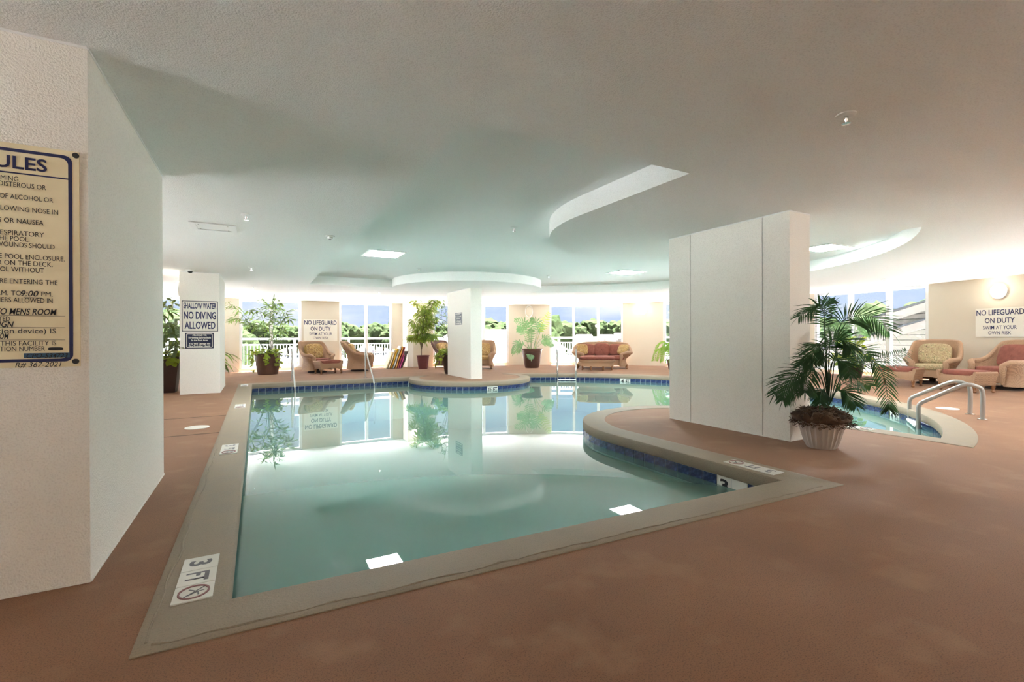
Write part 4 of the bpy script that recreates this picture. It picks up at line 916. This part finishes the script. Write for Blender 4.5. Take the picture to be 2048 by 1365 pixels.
struct(MB().box(((XL - 3 + XRET + .3) / 2, YF + TH + 1.25, -.08), (XRET + .3 - XL + 3, 2.5, .1)).build('balcony_floor', M_CONC, smooth=False), 'sunlit pale balcony floor outside the straight windows')
struct(MB().box((XL - TH - 1.25, (YN + YF) / 2, -.08), (2.5, YF - YN + .4, .1)).build('balcony_floor', M_CONC, smooth=False), 'sunlit pale balcony floor outside the left wall')
pk = None
def railing(pts, label, pitch=.115):
    global pk
    t = empty('balcony_railing', label, 'railing', (pts[0][0], pts[0][1], -.03)); o = Vector((pts[0][0], pts[0][1], -.03)); P = [Vector((p[0], p[1], 0)) - Vector((o.x, o.y, 0)) for p in pts]
    for nm, z, w, h in (('top_rail', 1.16, .09, .08), ('middle_rail', .93, .045, .045), ('bottom_rail', .11, .045, .045)):
        mb = MB()
        for a, b in zip(P, P[1:]): mb.bar(a + Vector((0, 0, z)), b + Vector((0, 0, z)), w, h)
        mb.build(nm, M_WHITE, t, smooth=False)
    L = [0]
    for a, b in zip(P, P[1:]): L.append(L[-1] + (b - a).length)
    def at(s):
        for i in range(len(P) - 1):
            if L[i + 1] >= s - 1e-6: break
        return P[i].lerp(P[i + 1], (s - L[i]) / (L[i + 1] - L[i]))
    n = int(L[-1] / 1.75)
    for i in range(n + 1): q = at(L[-1] * i / n); MB().box((q.x, q.y, .58), (.075, .075, 1.16)).build('post', M_WHITE, t, smooth=False)
    if pk is None: pk = MB().box((0, 0, .52), (.024, .024, .80)).build('picket', M_WHITE, t, smooth=False); pk.location = at(pitch)
    n = int(L[-1] / pitch)
    for i in range(1, n):
        q = at(L[-1] * i / n); c = pk.copy(); COL.objects.link(c); c.parent = t; c.location = (q.x, q.y, 0); c.name = 'picket'
railing([(-2.9, YF + TH + 2.2), (5.6, YF + TH + 2.2)], 'white picket balcony railing outside the straight back windows')
aR0, aR1, aR2 = wang(900), wang(1350), wang(1660)
railing([wpt(aR0 + (aR1 - aR0) * i / 16, RO).xy for i in range(17)], 'white picket balcony railing outside the sofa window')
GZ = -4.6
struct(MB().box((60, 60, GZ - .5), (1200, 1200, 1)).build('ground', M_LAWN, smooth=False), 'green lawn far below the balcony')
struct(MB().lathe([(96, 0), (96, .05), (.1, .05)], 64, (5, 8, GZ)).build('reflector', mat('bounce_paving', (.82, .81, .78, 1), .9), smooth=False), 'added pale paved ground plaza below the balcony')  # unseen pale ground, added to bounce sunlight up to the ceiling
def farpt(px, dist, z=GZ): d = ray(px, 675); d.z = 0; d.normalize(); q = d * dist; return Vector((q.x, q.y, z))
a = [farpt(p, r) for p, r in ((-1400, 92), (-300, 100), (250, 108), (560, 112), (900, 112), (1500, 110), (2600, 100))]; b = [farpt(p, r) for p, r in ((-1400, 150), (-300, 160), (250, 172), (560, 176), (900, 176), (1500, 172), (2600, 160))]
struct(MB().add([v + Vector((0, 0, .06)) for v in a] + [v + Vector((0, 0, .06)) for v in b], [(i, i + 1, 8 + i, 7 + i) for i in range(6)]).build('parking_lot', M_PAVE, smooth=False), 'pale parking lot beyond the lawn')
crowns = []
for k in range(5):
    bm = bmesh.new(); random.seed(20 + k)
    for j in range(7):
        ang = random.uniform(0, 2 * pi); rr = random.uniform(0, .55); s = random.uniform(.45, .72)
        bmesh.ops.create_icosphere(bm, subdivisions=3, radius=s, matrix=Matrix.Translation((rr * cos(ang), rr * sin(ang), random.uniform(-.35, .45))))
    for v in bm.verts: v.co += v.co.normalized() * (noise.noise(v.co * 3.1 + Vector((k * 9, 0, 0))) * .22 + noise.noise(v.co * 8) * .12)
    me = bpy.data.meshes.new('crown'); bm.to_mesh(me); bm.free(); me.materials.append(M_TREE); crowns.append(me)
trunk_me = None
def tree(p, h, w, i, label, group):
    global trunk_me
    t = empty('tree', label, 'tree', p, random.uniform(0, 6), group)
    o = bpy.data.objects.new('crown', crowns[i % 5]); COL.objects.link(o); o.parent = t; o.location = (0, 0, h * .60); o.scale = (w / 2, w / 2, h * .44)
    if trunk_me is None: q = MB().tube([(0, 0, 0), (.05, 0, .5), (0, 0, 1)], [.03, .022, .015], 7).build('trunk', M_TRUNK, t); trunk_me = q.data
    else: q = bpy.data.objects.new('trunk', trunk_me); COL.objects.link(q); q.parent = t
    q.scale = (h, h, h * .6)
random.seed(11)
px = 250; i = 0
while px < 1900:
    near = 960 < px < 1400; D = random.uniform(150, 172) if near else random.uniform(182, 205)
    hgt = 4.6 + 1.15 + D * (random.uniform(24, 36) if near else random.uniform(14, 30)) / 938
    if px < 480: hgt += 3
    if not 1360 < px < 1600: tree(farpt(px, D), hgt, hgt * random.uniform(.85, 1.15), i, 'leafy tree in the distant tree line beyond the balcony', 'distant tree line')
    px += (22 if near else 17) * random.uniform(.7, 1.2); i += 1
for j, (px, D, hg) in enumerate(((470, 60, 6.8), (700, 120, 4.2), (1082, 95, 9.6), (1130, 120, 9.0), (1715, 90, 7.6), (1690, 70, 6.9), (1668, 75, 7.3), (1800, 60, 9.0))):
    tree(farpt(px, D), hg, hg * .95, j + 2, ['tree beyond the railing behind the tall planter', 'low tree behind the swivel armchair window', 'dark tree at the left edge of the sofa window', 'rounded tree behind the sofa window', 'tree beside the sided house', 'small tree left of the sided house', 'bushy tree behind the palm', 'tree peeking over the sided house roof'][j], None)
for j, (px, D, w) in enumerate(((700, 104, 5.5), (755, 104, 5), (560, 104, 9), (480, 100, 8))):
    p = farpt(px, D); o = MB().superbox((0, 0, .55), (w, 2.4, 1.3), .5, None, 30, 8).build('hedge', M_HEDGE, None, loc=p, rz=atan2(-p.x, p.y)); o['label'] = ['clipped hedge under the swivel armchair window', 'clipped hedge right of the swivel armchair', 'clipped hedge behind the bamboo pot', 'clipped hedge left of the bamboo pot'][j]; o['category'] = 'hedge'
cars = [(668, 150, (90, 92, 98), 'grey'), (690, 166, (200, 200, 200), 'white'), (719, 158, (60, 64, 76), 'dark blue'), (740, 166, (120, 40, 40), 'red'), (757, 158, (40, 42, 44), 'black'), (778, 168, (160, 160, 164), 'silver'), (585, 150, (70, 70, 74), 'charcoal'), (552, 160, (180, 180, 184), 'pale silver')]
for px, D, c, cn in cars:
    p = farpt(px, D, GZ + .06); t = empty('parked_car', '%s car parked far beyond the railing' % cn, 'car', p, atan2(-p.x, p.y) + .2, 'parked cars')
    mt_ = mat('car_paint_%s' % cn.replace(' ', '_'), rgb(*c), .3); MB().superbox((0, 0, .65), (4.4, 1.8, .75), .3, None, 20, 8).build('body', mt_, t); MB().superbox((.1, 0, 1.15), (2.3, 1.6, .7), .5, None, 16, 8).build('cabin', M_HPANE, t)
    for sx_ in (-1.4, 1.4):
        for sy_ in (-.85, .85): MB().tube([(sx_, sy_ - .1, .33), (sx_, sy_ + .1, .33)], .33, 14).build('wheel', M_BLACK, t)
def house(px, D, w, wall_h, roof_h, dep, label, rz=0, z=GZ):
    p = farpt(px, D, z); t = empty('house', label, 'house', p, atan2(-p.x, p.y) + rz)
    MB().box((0, 0, wall_h / 2), (w, dep, wall_h)).build('wall', M_HOUSE, t, smooth=False)
    o = .5; V = [(-w / 2 - o, -dep / 2 - o, wall_h), (w / 2 + o, -dep / 2 - o, wall_h), (w / 2 + o, dep / 2 + o, wall_h), (-w / 2 - o, dep / 2 + o, wall_h), (-w / 2 + w * .12, 0, wall_h + roof_h), (w / 2 - w * .12, 0, wall_h + roof_h)]
    MB().add(V, [(0, 1, 5, 4), (2, 3, 4, 5), (1, 2, 5), (3, 0, 4), (3, 2, 1, 0)]).build('roof', M_ROOF, t, smooth=False)
    n = max(2, int(w / 4))
    for k in range(n):
        f = MB().box((-w / 2 + w * (k + .5) / n, -dep / 2 - .03, wall_h - 1.3), (1.5, .08, 1.3)).build('window', M_WHITE, t, smooth=False); MB().box((-w / 2 + w * (k + .5) / n, -dep / 2 - .08, wall_h - 1.3), (1.3, .04, 1.1)).build('pane', M_HPANE, f, smooth=False)
    g = w * .14
    MB().add([(-g, -dep / 2 - .55, wall_h), (g, -dep / 2 - .55, wall_h), (0, -dep / 2 - .55, wall_h + roof_h * .62), (0, -.6, wall_h + roof_h * .62)], [(0, 1, 2), (1, 3, 2), (0, 2, 3)]).build('gable', M_HOUSE, t, smooth=False)
house(992, 62, 17, 4.2, 2.0, 8, 'pale house with brown roof behind the floral armchair'); house(965, 100, 16, 5.4, 2.1, 9, 'farther pale house behind the far column')
house(1168, 108, 4.6, 4.4, 2.0, 6, 'brown roofed house left of centre in the sofa window'); house(1210, 116, 4.6, 4.4, 2.0, 6, 'brown roofed house right of centre in the sofa window'); house(1240, 132, 4, 4.9, 2.0, 6, 'brown roofed house at the right edge of the sofa window')
# near sided building seen through the right-hand window
t = empty('sided_building', 'tan building with horizontal siding and sloping dark roof edge outside the right window', 'building', (22, 4, GZ))
rake = lambda y: 3.66 - .325 * abs(y - 4) - GZ
MB().add([(.02, -9.5, 0), (.02, 9.5, 0), (.02, 9.5, rake(13.5)), (.02, 0, rake(4)), (.02, -9.5, rake(13.5))], [(0, 1, 2, 3, 4)]).build('shade_backing', M_DARK, t, smooth=False)  # dark sheet; its gaps stand in for shadow lines between the boards
for k in range(46):
    z0 = .2 * k; z1 = z0 + .2
    yl = lambda z: 4 + (rake(4) - z) / .325
    if z0 > rake(4) - .1: break
    a = min(9.5, max(0, (rake(4) - z0) / .325)); b = min(9.5, max(0, (rake(4) - z1) / .325))
    z1 -= .022; MB().add([(-.06, -a, z0), (-.06, a, z0), (-.03, b, z1), (-.03, -b, z1), (.12, -a, z0), (.12, a, z0), (.12, b, z1), (.12, -b, z1)], [(0, 3, 2, 1), (0, 1, 5, 4), (2, 3, 7, 6), (4, 5, 6, 7)]).build('siding_board', M_SIDE, t, smooth=False)
for s in (-1, 1):
    tip = Vector((-.12, 0, rake(4) + .02)); end = Vector((-.12, s * 9.9, rake(4 + 9.9) + .02))
    MB().bar(tip + Vector((0, 0, .06)), end + Vector((0, 0, .06)), .3, .07).build('roof_edge', M_DARK, t, smooth=False); MB().bar(tip + Vector((0, 0, -.14)), end + Vector((0, 0, -.14)), .06, .30).build('fascia_board', M_SIDE, t, smooth=False)
    MB().bar(tip + Vector((-.05, 0, -.62)), end + Vector((-.05, 0, -.62)), .25, .05).build('lower_roof_edge', M_DARK, t, smooth=False); MB().bar(tip + Vector((-.02, 0, -.80)), end + Vector((-.02, 0, -.80)), .06, .28).build('frieze_board', M_HOUSE, t, smooth=False)
    MB().add([(0, 0, rake(4)), (0, s * 9.9, rake(13.9)), (9, s * 9.9, rake(13.9)), (9, 0, rake(4))], [(0, 1, 2, 3)]).build('roof_plane', M_DARK, t, smooth=False)
